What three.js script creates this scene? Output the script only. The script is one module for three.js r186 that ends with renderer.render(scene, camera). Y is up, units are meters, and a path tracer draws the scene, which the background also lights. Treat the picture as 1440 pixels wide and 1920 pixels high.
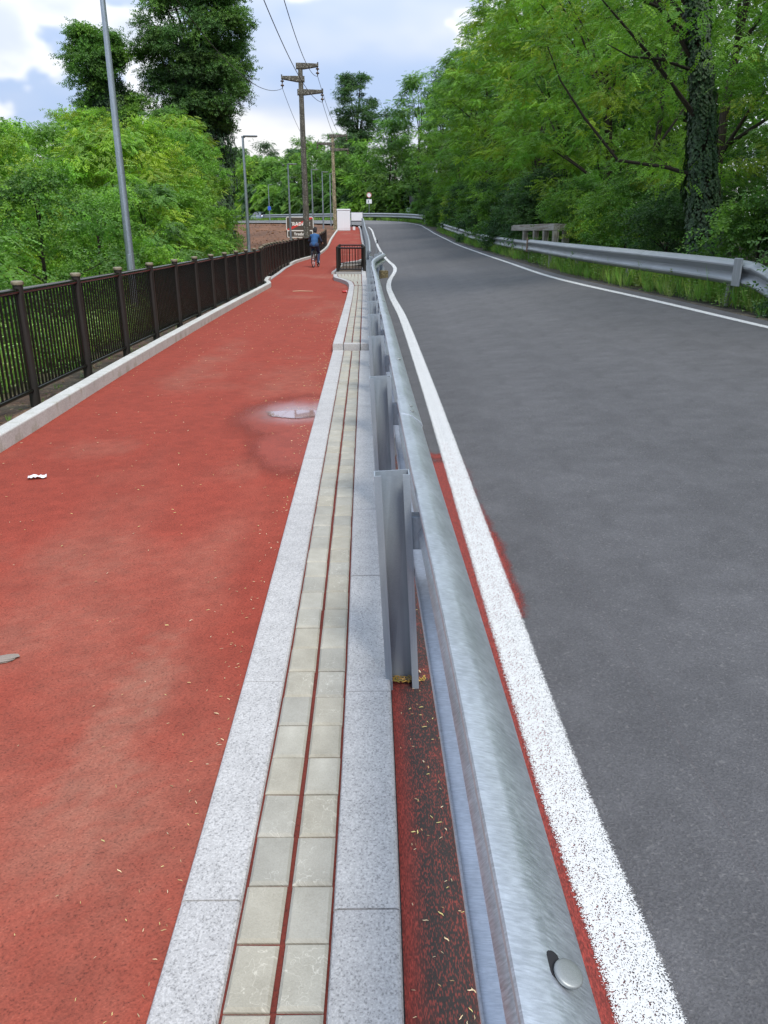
import * as THREE from 'three';
import { mergeGeometries, toCreasedNormals } from 'three/addons/utils/BufferGeometryUtils.js';
import { RoundedBoxGeometry } from 'three/addons/geometries/RoundedBoxGeometry.js';
import { MarchingCubes } from 'three/addons/objects/MarchingCubes.js';

// ------------------------------------------------------------------ camera, sky, sun, exposure
// World: x to the right, y up, the view goes along -z. "D" below is metres ahead of the camera (z = -D).
const scene = new THREE.Scene();
const camera = new THREE.PerspectiveCamera(67.02, 3 / 4, 0.05, 3000);
camera.position.set(0, 1.55, 0);
camera.rotation.set(-19.97 * Math.PI / 180, 0, 0);
const renderer = new THREE.WebGLRenderer({ antialias: true });
renderer.toneMapping = THREE.LinearToneMapping;
renderer.toneMappingExposure = 1.8;
renderer.shadowMap.enabled = true;

const sun = new THREE.DirectionalLight(new THREE.Color(1.0, 0.95, 0.86), 2.0);
sun.position.set(24, 75, 22);
sun.target.position.set(0, 0, -30);
sun.castShadow = true;
sun.shadow.radius = 32;
sun.shadow.mapSize.set(2048, 2048);
Object.assign(sun.shadow.camera, { left: -70, right: 70, top: 90, bottom: -90, near: 1, far: 260 });
scene.add(sun, sun.target);

// ------------------------------------------------------------------ random numbers, noise, interpolation
function rng(seed) { let a = seed >>> 0; return () => { a = (a + 0x6d2b79f5) | 0; let t = Math.imul(a ^ (a >>> 15), 1 | a); t = (t + Math.imul(t ^ (t >>> 7), 61 | t)) ^ t; return ((t ^ (t >>> 14)) >>> 0) / 4294967296; }; }
function hash(x, y, s) { let h = Math.imul(x | 0, 374761393) ^ Math.imul(y | 0, 668265263) ^ Math.imul(s | 0, 2246822519); h = Math.imul(h ^ (h >>> 13), 1274126177); return ((h ^ (h >>> 16)) >>> 0) / 4294967296; }
const lerp = (a, b, t) => a + (b - a) * t, clamp = (x, a = 0, b = 1) => Math.min(b, Math.max(a, x));
const sstep = (a, b, x) => { const t = clamp((x - a) / (b - a)); return t * t * (3 - 2 * t); };
function vnoise(x, y, per, s) {                                     // value noise; per > 0 makes it tile
  const xi = Math.floor(x), yi = Math.floor(y), fx = x - xi, fy = y - yi, u = fx * fx * (3 - 2 * fx), v = fy * fy * (3 - 2 * fy);
  const m = (k) => (per ? ((k % per) + per) % per : k);
  return lerp(lerp(hash(m(xi), m(yi), s), hash(m(xi + 1), m(yi), s), u), lerp(hash(m(xi), m(yi + 1), s), hash(m(xi + 1), m(yi + 1), s), u), v);
}
function fbm(x, y, oct, s, per = 0) { let a = 0.5, r = 0, n = 0; for (let i = 0; i < oct; i++) { r += a * vnoise(x, y, per, s + i * 17); n += a; a *= 0.5; x *= 2; y *= 2; per *= 2; } return r / n; }
function table(rows) {                                              // smooth, monotone-limited interpolation through [D, value] rows
  const X = rows.map((r) => r[0]), Y = rows.map((r) => r[1]), n = X.length, d = [], m = [];
  for (let i = 0; i < n - 1; i++) d.push((Y[i + 1] - Y[i]) / (X[i + 1] - X[i]));
  for (let i = 0; i < n; i++) m.push(i === 0 ? d[0] : i === n - 1 ? d[n - 2] : d[i - 1] * d[i] <= 0 ? 0 : 2 * d[i - 1] * d[i] / (d[i - 1] + d[i]));
  return (x) => {
    if (x <= X[0]) return Y[0] + m[0] * (x - X[0]);
    if (x >= X[n - 1]) return Y[n - 1] + m[n - 1] * (x - X[n - 1]);
    let i = 0; while (x > X[i + 1]) i++;
    const h = X[i + 1] - X[i], t = (x - X[i]) / h, t2 = t * t, t3 = t2 * t;
    return (2 * t3 - 3 * t2 + 1) * Y[i] + (t3 - 2 * t2 + t) * h * m[i] + (-2 * t3 + 3 * t2) * Y[i + 1] + (t3 - t2) * h * m[i + 1];
  };
}
const V = (x, h, D) => new THREE.Vector3(x, h, -D);

// ------------------------------------------------------------------ sky: bright broken cloud all round, computed as air and clouds
{
  const W = 2048, H = 1024, data = new Float32Array(W * H * 4);
  for (let j = 0; j < H; j++) {
    const el = ((j + 0.5) / H - 0.5) * Math.PI, y = Math.sin(el), ce = Math.cos(el);
    for (let i = 0; i < W; i++) {
      const az = ((i + 0.5) / W - 0.5) * 2 * Math.PI, x = ce * Math.cos(az), z = ce * Math.sin(az);
      const k = 1 / (Math.max(y, 0) + 0.22), px = x * k, pz = z * k;
      const soft = fbm(px * 1.3 + 11.3, pz * 1.3 + 4.1, 5, 5), veil = fbm(px * 0.55 + 3, pz * 0.55 + 8, 3, 31);
      // heaped clouds low in the sky, in azimuth / elevation
      const cx = az * 7.2, cy = el * 12, heap = fbm(cx + 2.3, cy * 1.1 + 1.4, 6, 77) * sstep(0.62, 0.3, el) + 0.12 * fbm(cx * 3.1, cy * 3.1, 3, 99) - 0.06;
      const cover = sstep(0.38, 0.58, soft * 0.62 + veil * 0.38);
      const puff = sstep(0.53, 0.575, heap), body = sstep(0.50, 0.72, heap);
      const blue = [0.34, 0.52, 0.86], grey = [0.66, 0.735, 0.87], white = [1.04, 1.03, 1.02];
      const o = (j * W + i) * 4;
      const bright = sstep(0.42, 0.66, soft) * 0.55 + sstep(0.42, 0.62, veil) * 0.35;
      for (let c = 0; c < 3; c++) {
        const cl = lerp(grey[c], white[c], clamp(bright));
        let v = lerp(lerp(blue[c], grey[c], 0.35), cl, 0.08 + 0.92 * cover);
        v = lerp(v, lerp(white[c] * 1.12, grey[c] * 1.0, body * 0.8), puff * 0.8);
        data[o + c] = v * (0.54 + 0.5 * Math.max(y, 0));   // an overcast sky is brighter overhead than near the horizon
      }
      data[o + 3] = 1;
    }
  }
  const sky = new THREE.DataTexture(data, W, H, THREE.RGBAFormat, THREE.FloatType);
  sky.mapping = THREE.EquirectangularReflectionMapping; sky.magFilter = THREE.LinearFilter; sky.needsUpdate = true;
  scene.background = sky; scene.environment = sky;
}

// ------------------------------------------------------------------ textures
function tex(w, h, f, srgb = true) {
  const d = new Uint8Array(w * h * 4);
  for (let y = 0; y < h; y++) for (let x = 0; x < w; x++) { const c = f(x, y), o = (y * w + x) * 4; d[o] = clamp(c[0], 0, 255); d[o + 1] = clamp(c[1], 0, 255); d[o + 2] = clamp(c[2], 0, 255); d[o + 3] = c[3] === undefined ? 255 : clamp(c[3], 0, 255); }
  const t = new THREE.DataTexture(d, w, h); t.wrapS = t.wrapT = THREE.RepeatWrapping; t.magFilter = THREE.LinearFilter; t.minFilter = THREE.LinearFilter;
  if (srgb) t.colorSpace = THREE.SRGBColorSpace;
  t.needsUpdate = true; return t;
}
const grey = (v) => [v, v, v];
const T = {};
// fine-grained aggregate: clumps of grains a few millimetres across
const grains = (x, y, n, s) => 0.5 * vnoise(x / n * 200, y / n * 200, 200, s) + 0.3 * vnoise(x / n * 400, y / n * 400, 400, s + 1) + 0.2 * hash(x, y, s + 2);
T.red = tex(1024, 1024, (x, y) => {
  const g = grains(x, y, 1024, 3), m = fbm(x / 1024 * 12, y / 1024 * 12, 4, 9, 12), k = 0.86 + 0.28 * g + 0.16 * (m - 0.5);
  const pale = sstep(0.74, 0.9, g) * 0.30 * sstep(0.3, 0.7, m), dark = sstep(0.30, 0.16, g) * 0.25;
  return [lerp(139 * k, 172, pale) * (1 - dark), lerp(62 * k, 126, pale) * (1 - dark), lerp(48 * k, 105, pale) * (1 - dark)];
});
T.redBump = tex(1024, 1024, (x, y) => grey(255 * grains(x, y, 1024, 3)), false);
T.asphalt = tex(1024, 1024, (x, y) => {
  const g = grains(x, y, 1024, 41), m = fbm(x / 1024 * 9, y / 1024 * 9, 4, 49, 9), v = 82 + 30 * (g - 0.5) + 16 * (m - 0.5), st = sstep(0.8, 0.9, vnoise(x / 1024 * 130, y / 1024 * 130, 130, 44)) * 15;
  return [v + 1 + st, v + st * 0.95, v + 1 + st * 0.85];
});
T.asphaltBump = tex(1024, 1024, (x, y) => grey(255 * grains(x, y, 1024, 41)), false);
T.granite = tex(512, 512, (x, y) => {
  const g = 0.55 * vnoise(x / 512 * 110, y / 512 * 110, 110, 61) + 0.45 * vnoise(x / 512 * 220, y / 512 * 220, 220, 62), m = fbm(x / 512 * 6, y / 512 * 6, 3, 65, 6);
  const dk = sstep(0.36, 0.24, g), lt = sstep(0.56, 0.7, g), v = 168 + 14 * (m - 0.5) - dk * 34 + lt * 18;
  return [v + 1, v, v];
});
T.graniteBump = tex(512, 512, (x, y) => grey(255 * (0.55 * vnoise(x / 512 * 110, y / 512 * 110, 110, 61) + 0.45 * vnoise(x / 512 * 220, y / 512 * 220, 220, 62))), false);
T.paver = tex(1024, 1024, (x, y) => {
  const m = fbm(x / 1024 * 8, y / 1024 * 8, 5, 71, 8), g = grains(x, y, 1024, 73), curl = Math.abs(fbm(x / 1024 * 26, y / 1024 * 26, 3, 75, 26) - 0.5), spot = sstep(0.56, 0.72, fbm(x / 1024 * 7, y / 1024 * 7, 2, 78, 7));
  const w = sstep(0.02, 0.004, curl) * spot * 26, pit = sstep(0.16, 0.08, g) * 30, v = 168 + 30 * (m - 0.5) + 18 * (g - 0.5) + w - pit;
  return [v + 3, v - 1, v - 13];
});
const drag = (x, y, s) => fbm(y / 3.4 + x * 0.03, x / 34 - y * 0.008, 3, s);
T.galv = tex(1024, 1024, (x, y) => {                                 // zinc: fine drag lines lying across the beam, over cloudy patches (u across, v along)
  const d = drag(x, y, 84), m = fbm(x / 1024 * 6, y / 1024 * 6, 4, 86, 6), c = fbm(x / 1024 * 26, y / 1024 * 26, 3, 87, 26), g = hash(x, y, 88);
  const v = 182 + 40 * (d - 0.5) + 20 * (m - 0.5) + 14 * (c - 0.5) + 10 * (g - 0.5);
  return [v - 4, v, v + 4];
});
T.kerb = tex(512, 512, (x, y) => { const m = fbm(x / 512 * 5, y / 512 * 5, 5, 171, 5), g = vnoise(x / 512 * 150, y / 512 * 150, 150, 173), st = sstep(0.55, 0.75, fbm(x / 512 * 3, y / 512 * 9, 4, 175, 3)) * 18, v = 184 + 20 * (m - 0.5) + 26 * (g - 0.5) - st; return [v, v - 1, v - 6 - st * 0.3]; });
T.galvRough = tex(512, 512, (x, y) => grey(255 * clamp(0.42 + 0.16 * fbm(x / 512 * 5, y / 512 * 5, 4, 91, 5) + 0.16 * (drag(x * 2, y * 2, 84) - 0.5))), false);
T.galvBump = tex(512, 512, (x, y) => grey(255 * (0.7 * drag(x * 2, y * 2, 84) + 0.3 * fbm(x / 512 * 8, y / 512 * 8, 3, 92, 8))), false);
T.postZinc = tex(256, 512, (x, y) => { const run = fbm(x / 7, y / 190, 3, 181), m = fbm(x / 256 * 4, y / 512 * 5, 4, 183, 4), g = hash(x, y, 185), v = 186 + 26 * (run - 0.5) + 26 * (m - 0.5) + 8 * (g - 0.5); return [v - 4, v, v + 4]; });
T.oldsteel = tex(512, 512, (x, y) => {                               // weathered zinc with grime runs
  const m = fbm(x / 512 * 7, y / 512 * 7, 5, 101, 7), run = fbm(x / 9, y / 120, 3, 105), g = hash(x, y, 107), dirt = sstep(0.5, 0.7, m) * 34, v = 150 + 40 * (run - 0.5) + 14 * (g - 0.5) - dirt;
  return [v + 2 + dirt * 0.2, v, v - 6 - dirt * 0.1];
});
T.concrete = tex(512, 512, (x, y) => {
  const m = fbm(x / 512 * 6, y / 512 * 6, 5, 111, 6), sp = sstep(0.72, 0.8, vnoise(x / 512 * 26, y / 512 * 26, 26, 115)), g = hash(x, y, 117), v = 98 + 60 * (m - 0.5) + 16 * (g - 0.5);
  return [v + sp * 85, v - 3 + sp * 88, v - 9 + sp * 88];
});
T.bark = tex(512, 512, (x, y) => { const r = Math.abs(fbm(x / 14, y / 70, 4, 121) - 0.5) * 2, m = fbm(x / 512 * 5, y / 512 * 5, 4, 125, 5), v = 44 + 70 * r + 30 * (m - 0.5); return [v * 1.05, v * 0.95, v * 0.8]; });
T.barkBump = tex(512, 512, (x, y) => grey(255 * Math.abs(fbm(x / 14, y / 70, 4, 121) - 0.5) * 2), false);
T.soil = tex(1024, 1024, (x, y) => { const m = fbm(x / 1024 * 10, y / 1024 * 10, 6, 131, 10), g = grains(x, y, 1024, 133), v = 0.72 + 0.7 * (m - 0.5) + 0.5 * (g - 0.5), st = sstep(0.80, 0.88, vnoise(x / 1024 * 60, y / 1024 * 60, 60, 137)) * 50; return [190 * v + st, 188 * v + st, 184 * v + st]; });
T.soilBump = tex(512, 512, (x, y) => grey(255 * fbm(x / 512 * 10, y / 512 * 10, 6, 131, 10)), false);
// worn road paint: mask with pin-holes where the aggregate shows, one metre per repeat, u across the line
T.paintMask = tex(512, 2048, (x, y) => {
  const u = x / 511, edge = Math.min(u, 1 - u) * 0.2, rag = 0.010 + 0.010 * vnoise(y / 5, 3, 0, 141) + 0.006 * vnoise(y / 2, 9, 0, 142);
  const g = 0.6 * vnoise(x / 512 * 74, y / 2048 * 370, 74, 143) + 0.4 * vnoise(x / 512 * 148, y / 2048 * 740, 148, 144), big = fbm(x / 512 * 3, y / 2048 * 14, 4, 146), nearEdge = sstep(0.045, 0.008, edge);
  const hole = g < 0.335 + 0.10 * (big - 0.5) + 0.20 * nearEdge;
  return grey(edge > rag * (0.5 + 1.0 * g) && !hole ? 255 : 0);
}, false);
// red surfacing trodden and sprayed over the edge of the asphalt: colour with dirt, and its ragged outline
T.spillMask = tex(1024, 2048, (x, y) => {
  const X = x / 1023 * 0.9, D = y / 2047 * 7 - 0.6, g = 0.4 * vnoise(x / 5, y / 2, 0, 151) + 0.6 * hash(x >> 1, y, 152), n = fbm(X * 14, D * 7, 4, 153);
  // X: metres from the kerb towards the road, D: metres along it; first the band under the rail, then the fringe beyond the line
  let p = sstep(0.585, 0.46, X + 0.08 * (n - 0.5)) * sstep(5.9, 5.1, D + 0.8 * (n - 0.5));
  const w = 0.022 * sstep(2.85, 3.15, D) * sstep(5.9, 5.5, D) + 0.05 * sstep(0.25, 0.8, fbm(D * 2.6, 0.7, 6, 157)) * sstep(2.85, 3.15, D) * sstep(5.8, 5.2, D);
  p = Math.max(p, w > 0.004 && X > 0.5 ? sstep(0.575 + w + 0.06, 0.565 + w - 0.09, X + 0.06 * (n - 0.5)) : 0);
  return grey(255 * clamp(1.9 * p - 0.9 * g - 0.1));
}, false);
T.spill = tex(1024, 2048, (x, y) => {
  const u = x / 1023, v = y / 2047, g = 0.5 * vnoise(x / 3, y / 2.2, 0, 161) + 0.5 * hash(x >> 1, y >> 1, 162), n = fbm(u * 14, v * 90, 4, 163), m = fbm(u * 4, v * 16, 3, 165);
  const smear = sstep(0.105, 0.03, Math.abs(u - 0.115 - 0.02 * (m - 0.5))) * clamp(0.25 + 1.5 * n), k = 0.62 + 0.7 * g, dark = clamp(smear * 1.1 * (g < 0.62 ? 1 : 0.35));
  return [lerp(126 * k, 44, dark), lerp(50 * k, 38, dark), lerp(42 * k, 36, dark)];
});
function rep(t, u, v) { const c = t.clone(); c.repeat.set(u, v); c.needsUpdate = true; return c; }

// ------------------------------------------------------------------ materials
const S = (o) => new THREE.MeshStandardMaterial(o), P = (o) => new THREE.MeshPhysicalMaterial(o);
const lin = (r, g, b) => new THREE.Color().setRGB(r, g, b);
const M = {
  red: P({ map: T.red, bumpMap: T.redBump, bumpScale: 0.003, roughness: 0.94, specularIntensity: 0.5, vertexColors: true }),
  asphalt: S({ map: T.asphalt, bumpMap: T.asphaltBump, bumpScale: 0.003, roughness: 0.8, vertexColors: true }),
  granite: S({ color: lin(1, 0.985, 0.955), map: rep(T.granite, 2, 2), bumpMap: rep(T.graniteBump, 2, 2), bumpScale: 0.0012, roughness: 0.72 }),
  graniteB: S({ map: rep(T.granite, 2.13, 2.07), bumpMap: rep(T.graniteBump, 2.13, 2.07), bumpScale: 0.0012, roughness: 0.72, color: lin(0.94, 0.925, 0.9) }),
  kerbConcrete: S({ map: T.kerb, bumpMap: rep(T.graniteBump, 1.6, 1.6), bumpScale: 0.0012, roughness: 0.8 }),
  white: S({ color: lin(0.80, 0.81, 0.83), roughness: 0.6 }),
  galv: S({ map: rep(T.galv, 3, 1.6), roughnessMap: rep(T.galvRough, 3, 1.6), bumpMap: rep(T.galvBump, 3, 1.6), bumpScale: 0.0003, metalness: 0.82, roughness: 0.92, color: lin(1.1, 1.12, 1.15) }),
  galvPost: S({ map: T.postZinc, roughnessMap: rep(T.galvRough, 2, 0.6), metalness: 0.4, roughness: 0.9, color: lin(0.62, 0.68, 0.72) }),
  oldRail: S({ map: rep(T.postZinc, 1, 0.3), metalness: 0.4, roughness: 0.55, color: lin(0.72, 0.73, 0.72) }),
  bolt: S({ map: rep(T.galv, 8, 8), metalness: 0.7, roughness: 0.5, color: lin(0.62, 0.62, 0.58) }),
  slot: S({ color: lin(0.012, 0.012, 0.014), roughness: 0.9 }),  // near black, paints the shade inside bolt slots that are not cut
  fence: S({ map: rep(T.oldsteel, 2, 1), color: lin(0.034, 0.029, 0.027), roughness: 0.2, metalness: 0.2 }),
  fencePost: S({ map: rep(T.oldsteel, 2, 1), color: lin(0.060, 0.050, 0.044), roughness: 0.55, metalness: 0.1 }),
  fenceCap: S({ map: rep(T.oldsteel, 3, 3), color: lin(0.66, 0.6, 0.44), roughness: 0.6 }),
  lamp: S({ map: rep(T.galv, 1, 0.3), metalness: 0.75, roughness: 0.42, color: lin(0.78, 0.84, 0.90) }),
  lampHead: S({ color: lin(0.16, 0.18, 0.2), roughness: 0.4, metalness: 0.4 }),
  concretePole: S({ map: rep(T.concrete, 1, 1.2), roughness: 0.9, color: lin(0.62, 0.60, 0.55) }),
  polePale: S({ map: rep(T.concrete, 1, 0.6), roughness: 0.9, color: lin(1.6, 1.42, 1.0) }),
  concreteOld: S({ map: rep(T.oldsteel, 1, 1), roughness: 0.9, color: lin(1.0, 0.98, 0.93) }),
  insulator: P({ color: lin(0.07, 0.035, 0.02), roughness: 0.2, clearcoat: 0.6 }),
  wire: S({ color: lin(0.05, 0.05, 0.055), roughness: 0.6, metalness: 0.5 }),
  bark: S({ map: T.bark, bumpMap: T.barkBump, bumpScale: 0.02, roughness: 0.95, color: lin(0.8, 0.75, 0.66) }),
  soil: S({ map: rep(T.soil, 0.5, 0.5), bumpMap: rep(T.soilBump, 0.5, 0.5), bumpScale: 0.05, roughness: 0.97, vertexColors: true }),
  leaf: P({ color: lin(1, 1, 1), roughness: 0.92, transmission: 0.5, thickness: 0, side: THREE.DoubleSide, specularIntensity: 0.5 }),
  ivy: P({ color: lin(1, 1, 1), roughness: 0.6, transmission: 0.15, thickness: 0, side: THREE.DoubleSide }),
  grass: P({ color: lin(1, 1, 1), roughness: 0.95, transmission: 0.3, thickness: 0, side: THREE.DoubleSide }),
  cabinet: S({ color: lin(0.72, 0.74, 0.78), roughness: 0.5 }),
  black: S({ color: lin(0.012, 0.012, 0.013), roughness: 0.5 }),
  rubber: S({ color: lin(0.02, 0.02, 0.021), roughness: 0.8 }),
  chrome: S({ color: lin(0.5, 0.5, 0.52), roughness: 0.3, metalness: 0.9 }),
};
const pav = [[0.80, 0.80, 0.80], [0.86, 0.855, 0.84], [0.74, 0.745, 0.75], [0.82, 0.80, 0.76]].map((c, i) => { const m = rep(T.paver, 1.7, 1.7); m.offset.set(i * 0.27, i * 0.41); return S({ map: m, roughness: 0.88, color: lin(...c), bumpMap: rep(T.redBump, 1.7, 1.7), bumpScale: 0.001 }); });

// ------------------------------------------------------------------ naming helpers
const used = new Map();
function numbered(n) { const k = used.get(n) ?? 0; used.set(n, k + 1); return k ? `${n}_${String(k).padStart(3, '0')}` : n; }
function shade(o) { o.traverse((c) => { if (c.isMesh) { c.castShadow = true; c.receiveShadow = true; } }); return o; }
function thing(name, label, category, pos = [0, 0, 0], turn = 0, group) {
  const o = new THREE.Group(); o.name = numbered(name); o.position.set(pos[0], pos[1], -pos[2]); o.rotation.y = turn;
  o.userData = { label, category }; if (group) o.userData.group = group;
  scene.add(o); return o;
}
function setting(name, label, category, geo, mat) {
  const o = geo ? new THREE.Mesh(geo, mat) : new THREE.Group(); o.name = numbered(name); o.userData = { kind: 'structure', label, category }; scene.add(o); return o;
}
function part(parent, name, geo, mat, kind) { const m = new THREE.Mesh(geo, mat); m.name = name; if (kind) m.userData.kind = kind; parent.add(m); return m; }

// ------------------------------------------------------------------ plan of the place (metres)
const sR = table([[-5, 0.06], [1.15, 0.041], [1.94, 0.032], [4.4, -0.025], [10.6, -0.165], [20, -0.39], [26.6, -0.58], [30, -0.68], [37, -0.85], [44, -0.98], [53, -1.22], [67, -1.75], [78, -2.15], [86, -2.6]]);   // right edge of the kerb strip
const hP = table([[-5, 0], [20, 0], [32, 0.01], [38, 0.02], [44, 0.12], [54, 0.38], [65, 0.91], [77, 1.55], [86, 2.0]]);             // height of the cycle path
const pL = table([[-5, -2.6], [0, -2.72], [5.5, -2.85], [9.3, -3.01], [14.7, -3.16], [22, -3.29], [23.6, -3.32], [25.2, -3.62], [27, -3.78], [32, -4.05], [36, -4.28], [40, -4.36], [43, -4.15], [47, -3.78], [54, -3.8], [65, -4.1], [77, -4.3], [86, -4.4]]);
const pR = table([[-5, -0.47], [1.15, -0.489], [1.94, -0.498], [4.4, -0.555], [10.6, -0.695], [20, -0.905], [22.6, -0.985], [24.2, -1.10], [25.6, -1.36], [26.8, -1.66], [28.5, -1.78], [31, -1.84], [37, -2.06], [38.6, -1.95], [41, -1.3], [44, -1.13], [53, -1.37], [67, -1.9], [78, -2.3], [86, -2.75]]);
const wl = table([[-5, 0.56], [1.15, 0.54], [1.9, 0.512], [3.1, 0.497], [5.5, 0.474], [9, 0.432], [14.7, 0.33], [19, 0.19], [22.7, 0.12], [25, 0.155], [28, 0.29], [30.5, 0.395], [32.6, 0.43], [35, 0.39], [38, 0.25], [41, 0.1], [45, -0.06], [64, -0.75], [74, -1.12], [79, -1.55]]);
const fX = table([[-5, -3.36], [7.5, -3.43], [18, -3.5], [23, -3.56], [26, -3.86], [30, -4.2], [36, -4.52], [41, -4.6], [44, -4.4], [47.5, -4.02], [54, -4.03], [60, -4.2]]);   // fence line
const roadRows = [   // left edge x, D, h; right edge x, D, h
  [0.06, -4, -0.02, 6.85, -4, 0.25], [0.045, 0, -0.02, 6.35, 0, 0.28], [-0.015, 4, -0.02, 5.9, 4, 0.32], [-0.1, 8, -0.02, 5.5, 8, 0.37], [-0.155, 10.3, -0.02, 5.25, 10.3, 0.395], [-0.22, 13, -0.02, 4.72, 13, 0.5],
  [-0.355, 18.5, -0.02, 4.18, 18.5, 0.575], [-0.56, 26, -0.01, 4.32, 26, 0.61], [-0.82, 36, 0.0, 4.46, 36, 0.69], [-1.02, 46, 0.22, 4.42, 46, 0.85], [-1.23, 54, 0.46, 4.3, 54, 1.1], [-1.5, 62, 0.86, 4.12, 62, 1.38],
  [-1.9, 72, 1.46, 3.95, 72, 1.78], [-2.05, 79, 1.92, 3.5, 80, 2.15], [-2.3, 83, 2.06, 1.6, 88.5, 2.5], [-3.6, 87, 2.18, -1.7, 93.5, 2.67], [-7.1, 97, 2.38, -7.8, 102.6, 2.8], [-16, 112, 2.6, -16.4, 116, 2.95], [-32, 133, 2.8, -32, 138, 3.1], [-60, 165, 3, -60, 170, 3.2],
];
const roadSt = [];   // dense stations along the road
for (let i = 0; i < roadRows.length - 1; i++) {
  const r = [Math.max(i - 1, 0), i, i + 1, Math.min(i + 2, roadRows.length - 1)].map((k) => roadRows[k]), span = Math.hypot(r[2][0] - r[1][0], r[2][1] - r[1][1]), n = Math.ceil(span / (r[1][1] < 12 ? 0.08 : r[1][1] < 40 ? 0.3 : 0.8));
  for (let k = 0; k < n; k++) {
    const t = k / n, out = [];
    for (let c = 0; c < 6; c++) { const [a, b, d, e] = r.map((q) => q[c]); out.push(0.5 * (2 * b + (d - a) * t + (2 * a - 5 * b + 4 * d - e) * t * t + (3 * b - a - 3 * d + e) * t * t * t)); }
    if (out[1] < 76) out[0] = sR(out[1]);
    roadSt.push(out);
  }
}
roadSt.push(roadRows[roadRows.length - 1]);
function roadAt(D) { let i = 0; while (i < roadSt.length - 2 && roadSt[i + 1][1] < D) i++; const a = roadSt[i], b = roadSt[i + 1], t = clamp((D - a[1]) / (b[1] - a[1])); return a.map((v, c) => lerp(v, b[c], t)); }
function roadH(x, D) { const r = roadAt(D); return lerp(r[2], r[5], (x - r[0]) / (r[3] - r[0])); }
function onRoad(st, u, lift = 0) { return V(lerp(st[0], st[3], u), lerp(st[2], st[5], u) + lift, lerp(st[1], st[4], u)); }

// a sheet through rows of points; uv in metres (across, along)
function sheet(rows, uvf, colf) {
  const n = rows[0].length, pos = [], uv = [], idx = [], col = [];
  rows.forEach((r, j) => r.forEach((p, i) => { pos.push(p.x, p.y, p.z); const q = uvf ? uvf(p, i, j) : [p.x, -p.z]; uv.push(q[0], q[1]); if (colf) { const c = colf(p, i, j); col.push(c[0], c[1], c[2]); } }));
  for (let j = 0; j < rows.length - 1; j++) for (let i = 0; i < n - 1; i++) { const a = j * n + i, b = a + 1, c = a + n, d = c + 1; idx.push(a, b, d, a, d, c); }
  const g = new THREE.BufferGeometry();
  g.setAttribute('position', new THREE.Float32BufferAttribute(pos, 3)); g.setAttribute('uv', new THREE.Float32BufferAttribute(uv, 2));
  if (colf) g.setAttribute('color', new THREE.Float32BufferAttribute(col, 3));
  g.setIndex(idx); g.computeVertexNormals(); return g;
}
const range = (a, b, stepf) => { const r = []; for (let d = a; d < b; d += stepf(d)) r.push(d); r.push(b); return r; };
// a profile [[out, up], ...] swept along points; out is turned to the given side vectors
function sweep(points, outs, profile, closed = true, uScale = 1) {
  const pos = [], uv = [], idx = [], n = profile.length + (closed ? 1 : 0); let along = 0, per = [0];
  for (let k = 1; k < n; k++) { const a = profile[k - 1], b = profile[k % profile.length]; per.push(per[k - 1] + Math.hypot(b[0] - a[0], b[1] - a[1])); }
  points.forEach((p, j) => {
    if (j) along += p.distanceTo(points[j - 1]);
    for (let k = 0; k < n; k++) { const q = profile[k % profile.length], o = outs[j]; pos.push(p.x + o.x * q[0], p.y + q[1] + o.y * q[0], p.z + o.z * q[0]); uv.push(per[k] * uScale, along); }
  });
  for (let j = 0; j < points.length - 1; j++) for (let k = 0; k < n - 1; k++) { const a = j * n + k, b = a + 1, c = a + n, d = c + 1; idx.push(a, c, b, b, c, d); }
  if (closed) { // end caps by fan on fresh vertices
    for (const [j, flip] of [[0, 0], [points.length - 1, 1]]) { const s = pos.length / 3; for (let k = 0; k < profile.length; k++) { const a = (j * n + k) * 3; pos.push(pos[a], pos[a + 1], pos[a + 2]); uv.push(profile[k][0], profile[k][1]); } const tri = THREE.ShapeUtils.triangulateShape(profile.map((q) => new THREE.Vector2(q[0], q[1])), []); for (const t of tri) idx.push(s + t[0], s + t[flip ? 1 : 2], s + t[flip ? 2 : 1]); }
  }
  const g = new THREE.BufferGeometry(); g.setAttribute('position', new THREE.Float32BufferAttribute(pos, 3)); g.setAttribute('uv', new THREE.Float32BufferAttribute(uv, 2)); g.setIndex(idx); g.computeVertexNormals(); return g;
}
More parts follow.
